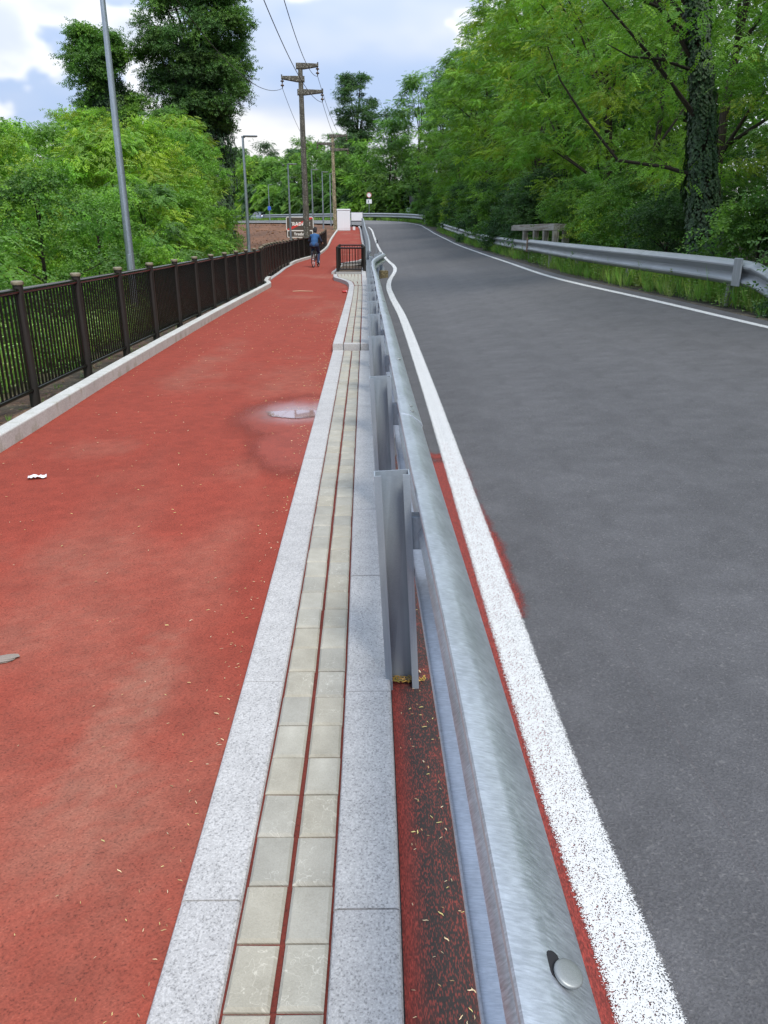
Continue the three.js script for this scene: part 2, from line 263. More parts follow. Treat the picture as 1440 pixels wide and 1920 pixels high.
function tube(pts, radii, seg = 7, caps = true) {
  const pos = [], uv = [], idx = [], n = seg + 1, up = new THREE.Vector3(0, 1, 0.01), t = new THREE.Vector3(), a = new THREE.Vector3(), b = new THREE.Vector3(); let along = 0;
  pts.forEach((p, j) => {
    t.subVectors(pts[Math.min(j + 1, pts.length - 1)], pts[Math.max(j - 1, 0)]).normalize();
    a.crossVectors(Math.abs(t.y) > 0.9 ? new THREE.Vector3(1, 0, 0) : up, t).normalize(); b.crossVectors(t, a);
    if (j) along += p.distanceTo(pts[j - 1]);
    const r = Array.isArray(radii) ? radii[j] : radii;
    for (let k = 0; k < n; k++) { const w = k / seg * 2 * Math.PI, c = Math.cos(w) * r, s = Math.sin(w) * r; pos.push(p.x + a.x * c + b.x * s, p.y + a.y * c + b.y * s, p.z + a.z * c + b.z * s); uv.push(k / seg, along); }
  });
  for (let j = 0; j < pts.length - 1; j++) for (let k = 0; k < seg; k++) { const q = j * n + k; idx.push(q, q + 1, q + n, q + 1, q + n + 1, q + n); }
  if (caps) for (const [j, flip] of [[0, 0], [pts.length - 1, 1]]) { const s = pos.length / 3, p = pts[j]; pos.push(p.x, p.y, p.z); uv.push(0.5, 0); for (let k = 0; k < n; k++) { const q = (j * n + k) * 3; pos.push(pos[q], pos[q + 1], pos[q + 2]); uv.push(0.5, 0); } for (let k = 0; k < seg; k++) idx.push(s, s + 1 + k + (flip ? 0 : 1), s + 1 + k + (flip ? 1 : 0)); }
  const g = new THREE.BufferGeometry(); g.setAttribute('position', new THREE.Float32BufferAttribute(pos, 3)); g.setAttribute('uv', new THREE.Float32BufferAttribute(uv, 2)); g.setIndex(idx); g.computeVertexNormals(); return g;
}
const box = (w, h, d, x = 0, y = 0, z = 0, r = 0) => { const g = r ? new RoundedBoxGeometry(w, h, d, 1, r) : new THREE.BoxGeometry(w, h, d); g.translate(x, y, z); return g; };
const merge = (list) => mergeGeometries(list.map((g) => { const q = g.index ? g.toNonIndexed() : g; for (const k of Object.keys(q.attributes)) if (!['position', 'normal', 'uv'].includes(k)) q.deleteAttribute(k); return q; }));
// ================================================================== THE SETTING
// ---- red cycle path
{
  const spots = [[-0.86, 2.35, 0.15, 0.5, 1.1], [-0.80, 1.75, 0.24, 0.34, 0.5], [-1.9, 2.7, 0.4, 0.3, 0.35], [-2.2, 5.7, 0.4, 0.35, 0.35], [-1.5, 3.6, 0.5, 0.4, 0.28], [-0.95, 5.2, 0.18, 0.4, 0.3], [-1.9, 8.2, 0.5, 0.3, 0.22], [-1.1, 10.2, 0.4, 0.25, 0.25], [-1.6, 2.7, 0.25, 0.5, 0.2]];   // dusty, worn spots: x, D, half sizes, strength
  const Ds = range(-4, 85, (d) => (d < 4 ? 0.025 : d < 13 ? 0.05 : d < 30 ? 0.2 : 0.5));
  const rows = Ds.map((D) => { const n = 84, r = []; for (let i = 0; i <= n; i++) { const x = lerp(pL(D) - 0.02, pR(D) + 0.02, i / n); r.push(V(x, hP(D) + 0.004 * (fbm(x * 1.3 + 7, D * 1.3, 2, 201) - 0.5), D)); } return r; });
  setting('cycle_path', 'brick red surfaced cycle path with dusty worn patches', 'cycle path', sheet(rows, null, (p) => {
    const D = -p.z, x = p.x, big = fbm(x * 0.9 + 5, D * 0.45, 4, 211), mid = fbm(x * 5, D * 3.2, 4, 215);
    let dust = 0.55 * sstep(0.52, 0.75, big) * (0.4 + mid);
    for (const [sx, sd, a, b, k] of spots) { const q = Math.hypot((x - sx) / a, (D - sd) / b) + 0.9 * (mid - 0.5) + 0.5 * (fbm(x * 16, D * 30, 2, 219) - 0.5); dust += k * sstep(1.15, 0.3, q); }
    dust = clamp(dust) * (0.72 + 0.56 * vnoise(x * 55, D * 40, 0, 217));
    const deep = 0.93 + 0.14 * fbm(x * 2 + 9, D * 0.8, 3, 221);
    return [deep * lerp(1.0, 1.06, dust), deep * lerp(0.96, 2.0, dust), deep * lerp(0.96, 2.2, dust)];
  }), M.red);
  // the drying patch and the puddle in its middle, by the kerb strip
  const mask = (f) => tex(512, 512, (x, y) => grey(255 * clamp(f(x / 511, y / 511))), false);
  const x0 = -1.42, DA = 4.6, DB = 8.0, shapeOf = (u, v) => { const e = 0.30 * (fbm(u * 5, v * 5, 5, 231) - 0.5), top = Math.hypot((u - 1.0) / 0.92, (v - 0.64) / 0.27), low = Math.hypot((u - 1.05) / 0.62, (v - 0.34) / 0.24); return Math.min(top, low) + e; };
  const damp = mask((u, v) => sstep(1.2, 0.72, shapeOf(u, v) + 0.2 * (hash(u * 511, v * 511, 3) - 0.5)));
  const wet = mask((u, v) => { const q = Math.hypot((u - 0.85) / 0.62, (v - 0.68) / 0.13) + 0.3 * (fbm(u * 9, v * 14, 4, 235) - 0.5); return lerp(0.2, 0.9, sstep(0.2, 1.5, q)); });
  const film = mask((u, v) => { const q = Math.hypot((u - 0.85) / 0.75, (v - 0.68) / 0.14) + 0.3 * (fbm(u * 9, v * 14, 4, 235) - 0.5); return sstep(1.25, 0.15, q); });
  const sheetOn = (xa, Da, Db, lift) => sheet(range(Da, Db, () => 0.1).map((D) => [0, 1, 2, 3, 4].map((k) => V(lerp(xa, pR(D) + 0.015, k / 4), hP(D) + lift, D))), (p, i) => [i / 4, (-p.z - Da) / (Db - Da)]);
  setting('damp_patch', 'dark damp patch drying on the red path around a puddle', 'damp patch', sheetOn(x0, DA, DB, 0.006), P({ clearcoat: 1, clearcoatMap: film, clearcoatRoughness: 0.16, map: rep(T.red, 1, 3), alphaMap: damp, transparent: true, color: lin(0.93, 0.92, 0.92), roughnessMap: wet, roughness: 1, bumpMap: rep(T.redBump, 1, 3), bumpScale: 0.0005 }));
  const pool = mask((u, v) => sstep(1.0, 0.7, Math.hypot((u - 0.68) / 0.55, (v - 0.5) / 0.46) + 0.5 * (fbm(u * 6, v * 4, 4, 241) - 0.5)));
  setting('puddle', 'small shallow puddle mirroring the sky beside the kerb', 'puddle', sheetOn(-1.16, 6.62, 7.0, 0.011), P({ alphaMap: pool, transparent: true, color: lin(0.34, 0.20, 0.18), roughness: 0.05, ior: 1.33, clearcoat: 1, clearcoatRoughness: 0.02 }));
}
// ---- road
{
  const n = 44;
  const rows = roadSt.map((st) => { const r = []; for (let i = 0; i <= n; i++) r.push(onRoad(st, Math.pow(i / n, 1.25))); return r; });
  setting('road', 'dark grey asphalt road curving away uphill to the left', 'road', sheet(rows, null, (p) => {
    const D = -p.z, x = p.x, m = fbm(x * 0.35 + 3, D * 0.12, 4, 251), q = fbm(x * 3, D * 2, 4, 253), g = sstep(0.62, 0.76, fbm(x * 1.7 + 9, D * 0.8, 4, 257));
    const lane = Math.abs(x - lerp(wl(Math.min(D, 79)), roadAt(Math.min(D, 76))[3], 0.3)), lane2 = Math.abs(x - lerp(wl(Math.min(D, 79)), roadAt(Math.min(D, 76))[3], 0.72)), worn = (sstep(0.6, 0.1, Math.abs(lane - 0.7)) + sstep(0.6, 0.1, Math.abs(lane2 - 0.7))) * (0.4 + q);
    const k = 0.84 + 0.30 * (m - 0.3) + 0.05 * worn + 0.12 * (q - 0.5) + 0.10 * g, old = D > 83 ? sstep(83, 86, D + 0.8 * x) * 0.8 : 0;
    return [k + old, k + old, k * 1.02 + old * 0.95];
  }), M.asphalt);
  const line = (name, label, st, uf, w, D0, D1, lift) => {
    const rows2 = st.filter((s) => s[1] >= D0 && s[1] <= D1).map((s) => { const W = Math.hypot(s[3] - s[0], s[4] - s[1]), u = uf(s, W); return [onRoad(s, u - w / 2 / W, lift), onRoad(s, u + w / 2 / W, lift)]; });
    let a = 0, last; setting(name, label, 'road marking', sheet(rows2, (p, i) => { if (i === 0) { if (last) a += p.distanceTo(last); last = p; } return [i, a]; }), paint);
  };
  const paint = S({ color: lin(0.62, 0.62, 0.61), roughness: 0.62, alphaMap: T.paintMask, alphaTest: 0.5, bumpMap: T.asphaltBump, bumpScale: 0.001 });
  line('edge_line', 'speckled white edge line beside the galvanised guard rail', roadSt, (s, W) => (wl(s[1]) + 0.012 - s[0]) / W, 0.178, -3.5, 78.5, 0.008);
  line('edge_line', 'thin white edge line along the far grassy side of the road', roadSt, (s, W) => 1 - 0.27 / W, 0.13, -3.5, 160, 0.004);
  line('edge_line', 'pale edge line on the inside of the far bend above the earth bank', roadSt, (s, W) => 0.3 / W, 0.2, 83.2, 160, 0.004);
  // red surfacing spilt over the asphalt under the rail
  const rows3 = range(-0.6, 6.4, () => 0.1).map((D) => [0, 1, 2, 3, 4, 5, 6].map((k) => { const x = sR(D) + 0.004 + 0.9 * k / 6; return V(x, roadH(x, D) + 0.004, D); }));
  const spill = S({ map: T.spill, alphaMap: T.spillMask, transparent: true, roughness: 0.9, bumpMap: rep(T.redBump, 1, 7), bumpScale: 0.002 });
  setting('red_overspill', 'dirty red surfacing spilt along the asphalt under the near guard rail', 'red surfacing', sheet(rows3, (p, i, j) => [i / 6, (-p.z + 0.6) / 7]), spill);
}
// ---- ground
const edgePL = range(-30, 86, () => 2).map((D) => [pL(D) - 0.1, D, hP(D)]), edgeRL = roadSt.filter((s) => s[1] > 79).map((s) => [s[0], s[1], s[2]]), edgeRR = [[9, -40, 0.2], ...roadSt.filter((s, i) => i % 5 === 0).map((s) => [s[3], s[4], s[5]]), [-200, 330, 3.2]];
edgeRL.push([-200, 325, 3]);
function near(poly, x, D) { let best = 1e9, h = 0; for (let i = 0; i < poly.length - 1; i++) { const [ax, ay, ah] = poly[i], [bx, by, bh] = poly[i + 1], dx = bx - ax, dy = by - ay, t = clamp(((x - ax) * dx + (D - ay) * dy) / (dx * dx + dy * dy)), q = Math.hypot(ax + dx * t - x, ay + dy * t - D); if (q < best) { best = q; h = lerp(ah, bh, t); } } return [best, h]; }
const paved = [...edgePL, ...edgeRL.filter((e) => e[1] > 86), ...[...edgeRR].reverse()].map((e) => [e[0], e[1]]);
function inPaved(x, D) { let c = false; for (let i = 0, j = paved.length - 1; i < paved.length; j = i++) { const [xi, yi] = paved[i], [xj, yj] = paved[j]; if ((yi > D) !== (yj > D) && x < (xj - xi) * (D - yi) / (yj - yi) + xi) c = !c; } return c; }
function groundH(x, D) {
  const [dp, hp] = near(edgePL, x, D), [dl, hl] = near(edgeRL, x, D), [dr, hr] = near(edgeRR, x, D), bump = 0.5 * (fbm(x * 0.18 + 40, D * 0.18 + 40, 3, 261) - 0.5);
  const dLeft = Math.min(dp, dl);
  if (inPaved(x, D)) return Math.min(hp * (dp < 7 ? 1 : 9), (hp * dr + hr * dp) / (dp + dr + 1e-6), dl < 15 && D > 76 ? Math.min(hl, hr) : 9) - 0.35;
  if (dr < dLeft) return hr - 0.16 + bump * sstep(1, 6, dr) + 0.02 * Math.min(dr, 12) - 0.3 * sstep(1.0, 0.2, dr);
  const h = (hp * dl + hl * dp) / (dp + dl + 1e-6);
  return h - 0.10 - 0.5 * sstep(0.5, 5, dp) * sstep(52, 34, D) + bump * sstep(0.8, 5, dLeft) * 0.8 - 0.3 * sstep(0.8, 0.1, dLeft);
}
{
  const xs = [-600, -300, -160, -100, -70], Ds = [-60, -30, -16];
  for (let x = -52; x <= 46; x += 1) xs.push(x); xs.push(60, 90, 160, 300, 600);
  for (let D = -9; D <= 175; D += 1) Ds.push(D); Ds.push(190, 220, 280, 400, 700, 1200);
  const rows = Ds.map((D) => xs.map((x) => V(x, groundH(x, D), D)));
  setting('ground', 'woodland floor and bare reddish brown earth bank', 'ground', sheet(rows, null, (p) => {
    const D = -p.z, n = fbm(p.x * 0.6, D * 0.6, 4, 271), bare = sstep(33, 38, D) * sstep(-26, -19, p.x - 0.12 * (D - 60)) * (p.x < 0 ? 1 : 0);
    const wood = [0.14 + 0.05 * n, 0.13 + 0.05 * n, 0.06], earth = [0.50 + 0.5 * (n - 0.5), 0.235 + 0.22 * (n - 0.5), 0.125 + 0.1 * (n - 0.5)];
    return wood.map((w, c) => lerp(w, earth[c], bare));
  }), M.soil);
  // narrow bed of soil under the fence, and the verge beyond the road
  const bed = range(-3, 61, () => 0.12).map((D) => [0.12, 0.2, 0.3, 0.42, 0.55, 0.7, 0.95, 1.4].map((o, i) => V(pL(D) - 0.06 - o * (i < 7 ? 1 : 1.3), hP(D) - (i === 0 ? 0.10 : i === 7 ? 0.62 : 0.045 + 0.06 * o) + 0.05 * (fbm(pL(D) * 9 + o * 11, D * 5, 3, 281) - 0.5), D)));
  setting('soil_strip', 'strip of crumbly brown soil under the dark railing', 'soil', sheet(bed, null, (p) => { const n = fbm(p.x * 6, p.z * 6, 3, 285), g = sstep(0.5, 0.7, fbm(p.x * 2, p.z * 2, 3, 287)); return [lerp(0.36, 0.26, g) * (0.7 + 0.6 * n), lerp(0.21, 0.20, g) * (0.7 + 0.6 * n), 0.13 * (0.7 + 0.6 * n)]; }), M.soil);
  const verge = roadSt.filter((s, i) => i % 4 === 0 && s[1] < 150).map((s, i, all) => { const W = Math.hypot(s[3] - s[0], s[4] - s[1]), ux = (s[3] - s[0]) / W, uz = (s[4] - s[1]) / W; return [-0.02, 0.14, 0.4, 0.8, 1.3, 2.0, 3.0].map((o, k) => V(s[3] + ux * o, s[5] - (k === 0 ? 0.03 : 0.012 + 0.03 * o) + (k > 1 ? 0.06 * (fbm(s[3] * 3 + o * 4, s[4] * 2, 3, 291) - 0.5) : 0) - (k === 6 ? 0.3 : 0), s[4] + uz * o)); });
  setting('verge', 'gritty soil verge on the far side of the road', 'verge', sheet(verge, null, (p, i) => { const n = fbm(p.x * 4, p.z * 3, 4, 295); return i < 3 ? [0.2 * (0.6 + 0.8 * n), 0.17 * (0.6 + 0.8 * n), 0.12 * (0.6 + 0.8 * n)] : [0.11, 0.12 + 0.03 * n, 0.05]; }), M.soil);
}
// ---- kerbs and the paved strip
function kerbRun(parent, name, edge, hf, side, w, top, D0, D1, len, mats, r, gap = 0.005) {
  let D = D0, k = 0;
  while (D < D1 - 0.05) {
    const L = Math.min(len * (0.97 + 0.06 * r()), D1 - D), e = D + L, c = 0.011, dh = 0.003 * (r() - 0.5);
    const n = Math.max(1, Math.round(L / 0.34)), pts = [], outs = [];
    for (let q = 0; q <= n; q++) { const d = lerp(D + gap / 2, e - gap / 2, q / n), t = new THREE.Vector3(edge(d + 0.02) - edge(d - 0.02), 0, -0.04).normalize(); pts.push(V(edge(d), hf(d) + top + dh, d)); outs.push(new THREE.Vector3(-t.z, 0, t.x).multiplyScalar(side)); }
    const prof = [[0, -0.2], [0, -c], [c * 0.35, -c * 0.3], [c, 0], [w - c, 0], [w - c * 0.35, -c * 0.3], [w, -c], [w, -0.2]];
    let g = sweep(pts, outs, side > 0 ? prof : prof, true).toNonIndexed(); g.computeVertexNormals();
    const uv = g.attributes.uv; const ou = r() * 5, ov = r() * 5; for (let q = 0; q < uv.count; q++) uv.setXY(q, uv.getX(q) + ou, uv.getY(q) + ov);
    part(parent, name, g, mats[k % 3 === 1 ? 1 : 0]); D = e; k++;
  }
}
{
  const r = rng(11);
  const left = setting('path_kerb', 'raised pale kerb between the red path and the dark railing', 'kerb');
  kerbRun(left, 'kerb_stone', (d) => pL(d), hP, -1, 0.13, 0.125, -1.5, 27.0, 1.0, [M.kerbConcrete, M.kerbConcrete], r);
  kerbRun(left, 'kerb_stone', (d) => pL(d), hP, -1, 0.13, 0.03, 27.0, 38.5, 1.0, [M.graniteB, M.graniteB], r);
  kerbRun(left, 'kerb_stone', (d) => pL(d), hP, -1, 0.13, 0.125, 38.5, 84, 1.0, [M.kerbConcrete, M.kerbConcrete], r);
  const strip = setting('paved_strip', 'strip of two rows of small pavers between granite kerbs', 'paving');
  const lowD = 10.62, topA = 0.03, topB = 0.115;
  kerbRun(strip, 'kerb_stone', (d) => pR(d), hP, 1, 0.148, topA, -0.55, lowD - 0.005, 0.98, [M.granite, M.graniteB], r, 0.003);
  kerbRun(strip, 'kerb_stone', (d) => sR(d), (d) => hP(d), -1, 0.16, topA, -0.45, lowD - 0.005, 0.945, [M.granite, M.graniteB], r);
  kerbRun(strip, 'kerb_stone', (d) => pR(d), hP, 1, 0.14, topB, lowD, 22.2, 1.0, [M.granite, M.graniteB], r);
  kerbRun(strip, 'kerb_stone', (d) => pR(d), hP, 1, 0.14, topB, 22.2, 28.6, 0.62, [M.granite, M.graniteB], r);
  kerbRun(strip, 'kerb_stone', (d) => sR(d), hP, -1, 0.15, topB, lowD, 84, 1.0, [M.granite, M.graniteB], r);
  kerbRun(strip, 'kerb_stone', (d) => pR(d), hP, 1, 0.14, topB, 36.9, 42, 0.6, [M.granite, M.graniteB], r);
  // stone across the strip at the step
  { const D = lowD + 0.055; const g = box(0.222, 0.2, 0.11, 0, 0, 0, 0.01); const m = part(strip, 'kerb_stone', g, M.graniteB); m.position.set((pR(D) + 0.148 + sR(D) - 0.16) / 2, topB - 0.1 + 0.002, -D); }
  // bed of red sand under and between the pavers
  const bedRow = (D, top) => [V(pR(D) + 0.1, hP(D) + top, D), V((pR(D) + sR(D)) / 2, hP(D) + top, D), V(sR(D) - 0.1, hP(D) + top, D)];
  const sand = S({ map: T.red, bumpMap: T.redBump, bumpScale: 0.002, roughness: 0.95, color: lin(0.5, 0.42, 0.4) });
  part(strip, 'joint_sand', merge([sheet(range(-0.6, lowD, () => 0.2).map((D) => bedRow(D, topA - 0.013))), sheet(range(lowD + 0.1, 28.6, () => 0.2).map((D) => bedRow(D, topB - 0.011)))]), sand);
  // pavers
  const slab = (w, l, h) => { const c = 0.007, y = [[-h, 0], [-c, 0], [0, c]], pos = [], idx = []; for (const [yy, cc] of y) for (const [sx, sz] of [[-1, -1], [1, -1], [1, 1], [-1, 1]]) pos.push(sx * (w / 2 - cc), yy, sz * (l / 2 - cc)); for (let k = 0; k < 2; k++) for (let q = 0; q < 4; q++) { const a = k * 4 + q, b = k * 4 + (q + 1) % 4; idx.push(a, a + 4, b, b, a + 4, b + 4); } idx.push(8, 11, 10, 8, 10, 9); let g = new THREE.BufferGeometry(); g.setAttribute('position', new THREE.Float32BufferAttribute(pos, 3)); g.setIndex(idx); g = g.toNonIndexed(); g.computeVertexNormals(); const p = g.attributes.position, uv = []; for (let i = 0; i < p.count; i++) uv.push(p.getX(i) + p.getY(i), p.getZ(i)); g.setAttribute('uv', new THREE.Float32BufferAttribute(uv, 2)); return g; };
  const vary = [0, 1, 2, 3, 4, 5, 6].map((k) => { const g = slab(0.097 + 0.001 * (k % 3), 0.1592, 0.06), uv = g.attributes.uv; for (let i = 0; i < uv.count; i++) uv.setXY(i, uv.getX(i) + k * 0.31, uv.getY(i) + k * 0.47); return g; });
  const far = []; let count = 0;
  const lay = (D0, D1, top) => {
    for (let D = D0; D + 0.16 < D1; D += 0.1655) for (const s of [-1, 1]) {
      const d = D + 0.0815, x0 = pR(d) + 0.148, x1 = sR(d) - 0.16, mid = (x0 + x1) / 2, x = mid + s * (0.0485 + 0.0066) + 0.002 * (r() - 0.5), sl = (sR(d + 0.1) - sR(d - 0.1)) / 0.2;
      const m = new THREE.Mesh(vary[Math.floor(r() * 7)], pav[Math.floor(r() * 4)]); m.name = 'paver'; m.position.set(x, hP(d) + top + 0.0025 * (r() - 0.5), -(d + 0.003 * (r() - 0.5))); m.rotation.set((r() - 0.5) * 0.012, Math.atan(-sl) + (r() - 0.5) * 0.02, (r() - 0.5) * 0.012);
      if (count++ < 296) strip.add(m); else { m.updateMatrix(); far.push(m.geometry.clone().applyMatrix4(m.matrix)); }
    }
  };
  lay(-0.5, lowD - 0.01, topA); lay(lowD + 0.12, 22.6, topB);
  // wider paved island before the small railing: the same pavers laid in rows across
  for (let D = 22.75; D < 28.4; D += 0.165) { const a = pR(D) + 0.15, b = sR(D) - 0.165, n = Math.max(2, Math.round((b - a) / 0.112)); for (let k = 0; k < n; k++) { const g = vary[k % 7].clone(); g.translate(lerp(a, b, (k + 0.5) / n), hP(D) + topB + 0.003 * (r() - 0.5), -(D + 0.08)); far.push(g); } }
  part(strip, 'paver', merge(far), pav[1], 'stuff');
}
// ================================================================== THINGS
// ---- guard rails
const beamProfile = (dep, H) => { const c = [[0, 0.945], [0, 0.988], [0.03, 1.0], [0.36, 0.985], [0.50, 0.965], [0.92, 0.86], [1, 0.81], [0.98, 0.745], [0.92, 0.715], [0.26, 0.565], [0.14, 0.5], [0.26, 0.435], [0.92, 0.285], [0.98, 0.255], [1, 0.19], [0.92, 0.14], [0.50, 0.035], [0.36, 0.015], [0.03, 0], [0, 0.012], [0, 0.055]].map(([u, v]) => [u * dep, v * H]), t = 0.0038, back = c.map((p, i) => { const a = c[Math.max(i - 1, 0)], b = c[Math.min(i + 1, c.length - 1)], l = Math.hypot(b[0] - a[0], b[1] - a[1]); return [p[0] + (b[1] - a[1]) / l * t, p[1] - (b[0] - a[0]) / l * t]; }); return [...c, ...back.reverse()]; };
const postShape = (w, d, lip, t) => { const s = new THREE.Shape(), h = w / 2; [[-h, 0], [h, 0], [h, d], [h - lip, d], [h - lip, d - t], [h - t, d - t], [h - t, t], [-h + t, t], [-h + t, d - t], [-h + lip, d - t], [-h + lip, d], [-h, d]].forEach((p, i) => (i ? s.lineTo(...p) : s.moveTo(...p))); return s; };
function cPost(w, d, H) { const g = new THREE.ExtrudeGeometry(postShape(w, d, 0.2 * w, 0.0045), { depth: H, bevelEnabled: false }); g.rotateX(-Math.PI / 2); g.scale(1, 1, -1); const idx = g.index; if (!idx) { const p = g.attributes.position.array, n = g.attributes.normal.array, u = g.attributes.uv.array; for (let i = 0; i < p.length; i += 9) for (let k = 0; k < 3; k++) { [p[i + 3 + k], p[i + 6 + k]] = [p[i + 6 + k], p[i + 3 + k]]; } } g.computeVertexNormals(); return g; }
// curve: D -> [x, height of the beam's foot]; side +1 = bulges towards +x
function beamRun(root, curve, D0, D1, segL, dep, H, side, mat, step = 0.4) {
  for (let D = D0, k = 0; D < D1 - 0.2; D += segL, k++) {
    const a = D - (k ? 0.16 : 0), b = Math.min(D + segL + 0.16, D1), pts = [], outs = [], n = Math.max(2, Math.ceil((b - a) / step));
    for (let q = 0; q <= n; q++) { const d = lerp(a, b, q / n), e = 0.05, t = new THREE.Vector3(curve(d + e)[0] - curve(d - e)[0], 0, -2 * e).normalize(), [x, h] = curve(d), o = new THREE.Vector3(-t.z, 0, t.x).multiplyScalar(side), s = (k % 2) * 0.0045; pts.push(V(x, h + s * 0.6, d).addScaledVector(o, s)); outs.push(o); }
    part(root, 'rail_beam', toCreasedNormals(sweep(pts, outs, beamProfile(dep, H), true), 0.5), mat);
  }
}
{
  const g1 = thing('guard_rail', 'shiny new galvanised guard rail running from the camera beside the kerb strip', 'guard rail');
  const flare = table([[20.5, -0.31], [21.5, -0.335], [22.5, -0.35], [24, -0.31], [26, -0.19], [28.6, -0.03]]);
  const rx = (D) => (D < 20.5 ? sR(D) + 0.078 + 0.03 * sstep(3, 0, D) : flare(D)), rh = (D) => 0.432 + hP(D) + 0.06 * sstep(20, 27, D);
  beamRun(g1, (D) => [rx(D), rh(D)], -0.9, 28.6, 4.62, 0.104, 0.315, 1, M.galv, 0.25);
  const pg = cPost(0.118, 0.062, 1.02);
  for (const D of [2.48, 4.27, 6.01, 7.66, 9.16, 10.6, 12.1, 13.75, 15.4, 17.1, 18.8, 20.5, 22.2, 24.2, 26.2, 28.2]) {
    const p = part(g1, 'post', pg, M.galvPost); p.position.set(rx(D) - 0.025, hP(D) - 0.22 + 0.06 * sstep(20, 27, D), -D); p.rotation.z = 0.052; p.rotation.y = 0.02;
    const br = part(g1, 'bracket', box(0.05, 0.12, 0.05, 0, 0, 0, 0.004), M.galvPost); br.position.set(rx(D) + 0.008, rh(D) + 0.16, -D + 0.03);
  }
  // mushroom-headed bolts with painted slot shade on the upper flange, where the beams lap
  const slotShadeG = new THREE.CapsuleGeometry(0.0085, 0.022, 3, 10); slotShadeG.rotateX(Math.PI / 2); slotShadeG.scale(1, 0.14, 1);
  const head = new THREE.LatheGeometry([[0, 0.0062], [0.009, 0.006], [0.0155, 0.0052], [0.0176, 0.0038], [0.018, 0.0022], [0.0175, 0]].map((p) => new THREE.Vector2(...p)), 22);
  for (const D of [0.668, 5.3, 9.9, 14.5]) {
    const b = new THREE.Group(); b.name = 'bolt'; b.position.set(rx(D) + 0.062, rh(D) + 0.2995, -D); b.rotation.z = -0.36; g1.add(b);
    part(b, 'slot', slotShadeG, M.slot).position.set(-0.009, 0.0005, -0.008); const h = part(b, 'head', head, M.bolt); h.position.set(0.004, 0.004, 0.004); h.rotation.set(0.1, 0, 0.05);
  }
  for (const D of [3.66, 3.78, 8.28, 8.4, 12.9, 13.02]) { const b = part(g1, 'lap_bolt', head, M.bolt); b.scale.setScalar(0.62); b.position.set(rx(D) + 0.064, rh(D) + 0.3045, -D); b.rotation.z = -0.36; }
  const g2 = thing('guard_rail', 'dark galvanised guard rail further along between the rising red path and the road', 'guard rail');
  const qx = (D) => sR(D) + 0.16, qh = (D) => roadH(sR(D) + 0.2, D) + 0.45;
  beamRun(g2, (D) => [qx(D), qh(D)], 33.5, 80, 4, 0.1, 0.33, 1, M.galv, 0.8);
  for (let D = 34; D < 80; D += 2) { const p = part(g2, 'post', pg, M.galvPost); p.position.set(qx(D) - 0.05, qh(D) - 0.65, -D); p.rotation.z = 0.03; }
  { const plate = part(g2, 'end_plate', box(0.03, 0.72, 0.5, 0, 0.5, 0, 0.01), M.galvPost); plate.position.set(-0.42, roadH(-0.4, 44), -44); const rf = part(g2, 'reflector', box(0.05, 0.2, 0.14, 0, 0, 0, 0.02), M.black); rf.position.set(-0.36, roadH(-0.4, 44) + 0.78, -44.1); }
  const blk = thing('concrete_block', 'small mossy brown concrete block at the flared end of the near guard rail', 'block', [-0.02, roadH(0, 27) - 0.02, 27.2], 0.2);
  part(blk, 'block', box(0.28, 0.26, 0.3, 0, 0.13, 0, 0.02), S({ map: T.concrete, color: lin(0.75, 0.62, 0.36), roughness: 0.95 }));
  part(blk, 'anchor_bolt', merge([box(0.05, 0.14, 0.02, 0, 0.32, 0), box(0.09, 0.02, 0.09, 0, 0.265, 0)]), M.galvPost);

  // weathered rails on the far side of the road
  const RR = (D) => roadAt(D)[3], RH = (D) => roadAt(D)[5];
  const old = thing('guard_rail', 'weathered grey guard rail stepping down near the right edge of the picture', 'guard rail');
  const ox = (D) => RR(D) + 0.5, oh = (D) => RH(D) + 0.30 - 0.26 * sstep(11.9, 10.7, D);
  beamRun(old, (D) => [ox(D), oh(D)], 4, 27, 3.8, 0.14, 0.37, -1, M.oldRail, 0.3);
  for (let D = 5; D < 27; D += 3.75) { const p = part(old, 'post', cPost(0.1, 0.06, 0.95), M.oldRail); p.position.set(ox(D) + 0.08, oh(D) - 0.62, -D); }
  part(old, 'end_plate', box(0.03, 0.40, 0.26, ox(12.0) - 0.145, oh(12) + 0.205, -12.0, 0.01), M.oldRail).name = 'joint_plate';
  part(old, 'joint_plate', box(0.03, 0.42, 0.16, ox(26.8) - 0.145, oh(26.8) + 0.2, -26.8, 0.01), S({ map: T.oldsteel, color: lin(0.7, 0.5, 0.36), roughness: 0.9 }));
  const old2 = thing('guard_rail', 'weathered grey guard rail receding along the wooded side of the road', 'guard rail');
  beamRun(old2, (D) => [RR(D) + 0.65, RH(D) + 0.24], 27.1, 67, 4, 0.125, 0.37, -1, M.oldRail, 0.8);
  for (let D = 28.5; D < 66; D += 4) { const p = part(old2, 'post', cPost(0.1, 0.06, 0.95), M.oldRail); p.position.set(RR(D) + 0.73, RH(D) - 0.4, -D); }
  // the rail round the outside of the far bend
  const bendRail = thing('guard_rail', 'long grey guard rail round the outside of the far bend', 'guard rail');
  const st = roadSt.filter((s, i) => s[4] > 82 && s[4] < 150);
  const off = st.map((s, i) => { const a = st[Math.max(i - 1, 0)], b = st[Math.min(i + 1, st.length - 1)], t = new THREE.Vector3(b[3] - a[3], 0, -(b[4] - a[4])).normalize(), o = new THREE.Vector3(-t.z, 0, t.x); return { p: V(s[3], s[5] + 0.34, s[4]).addScaledVector(o, 1.0), o: o.clone().negate() }; });
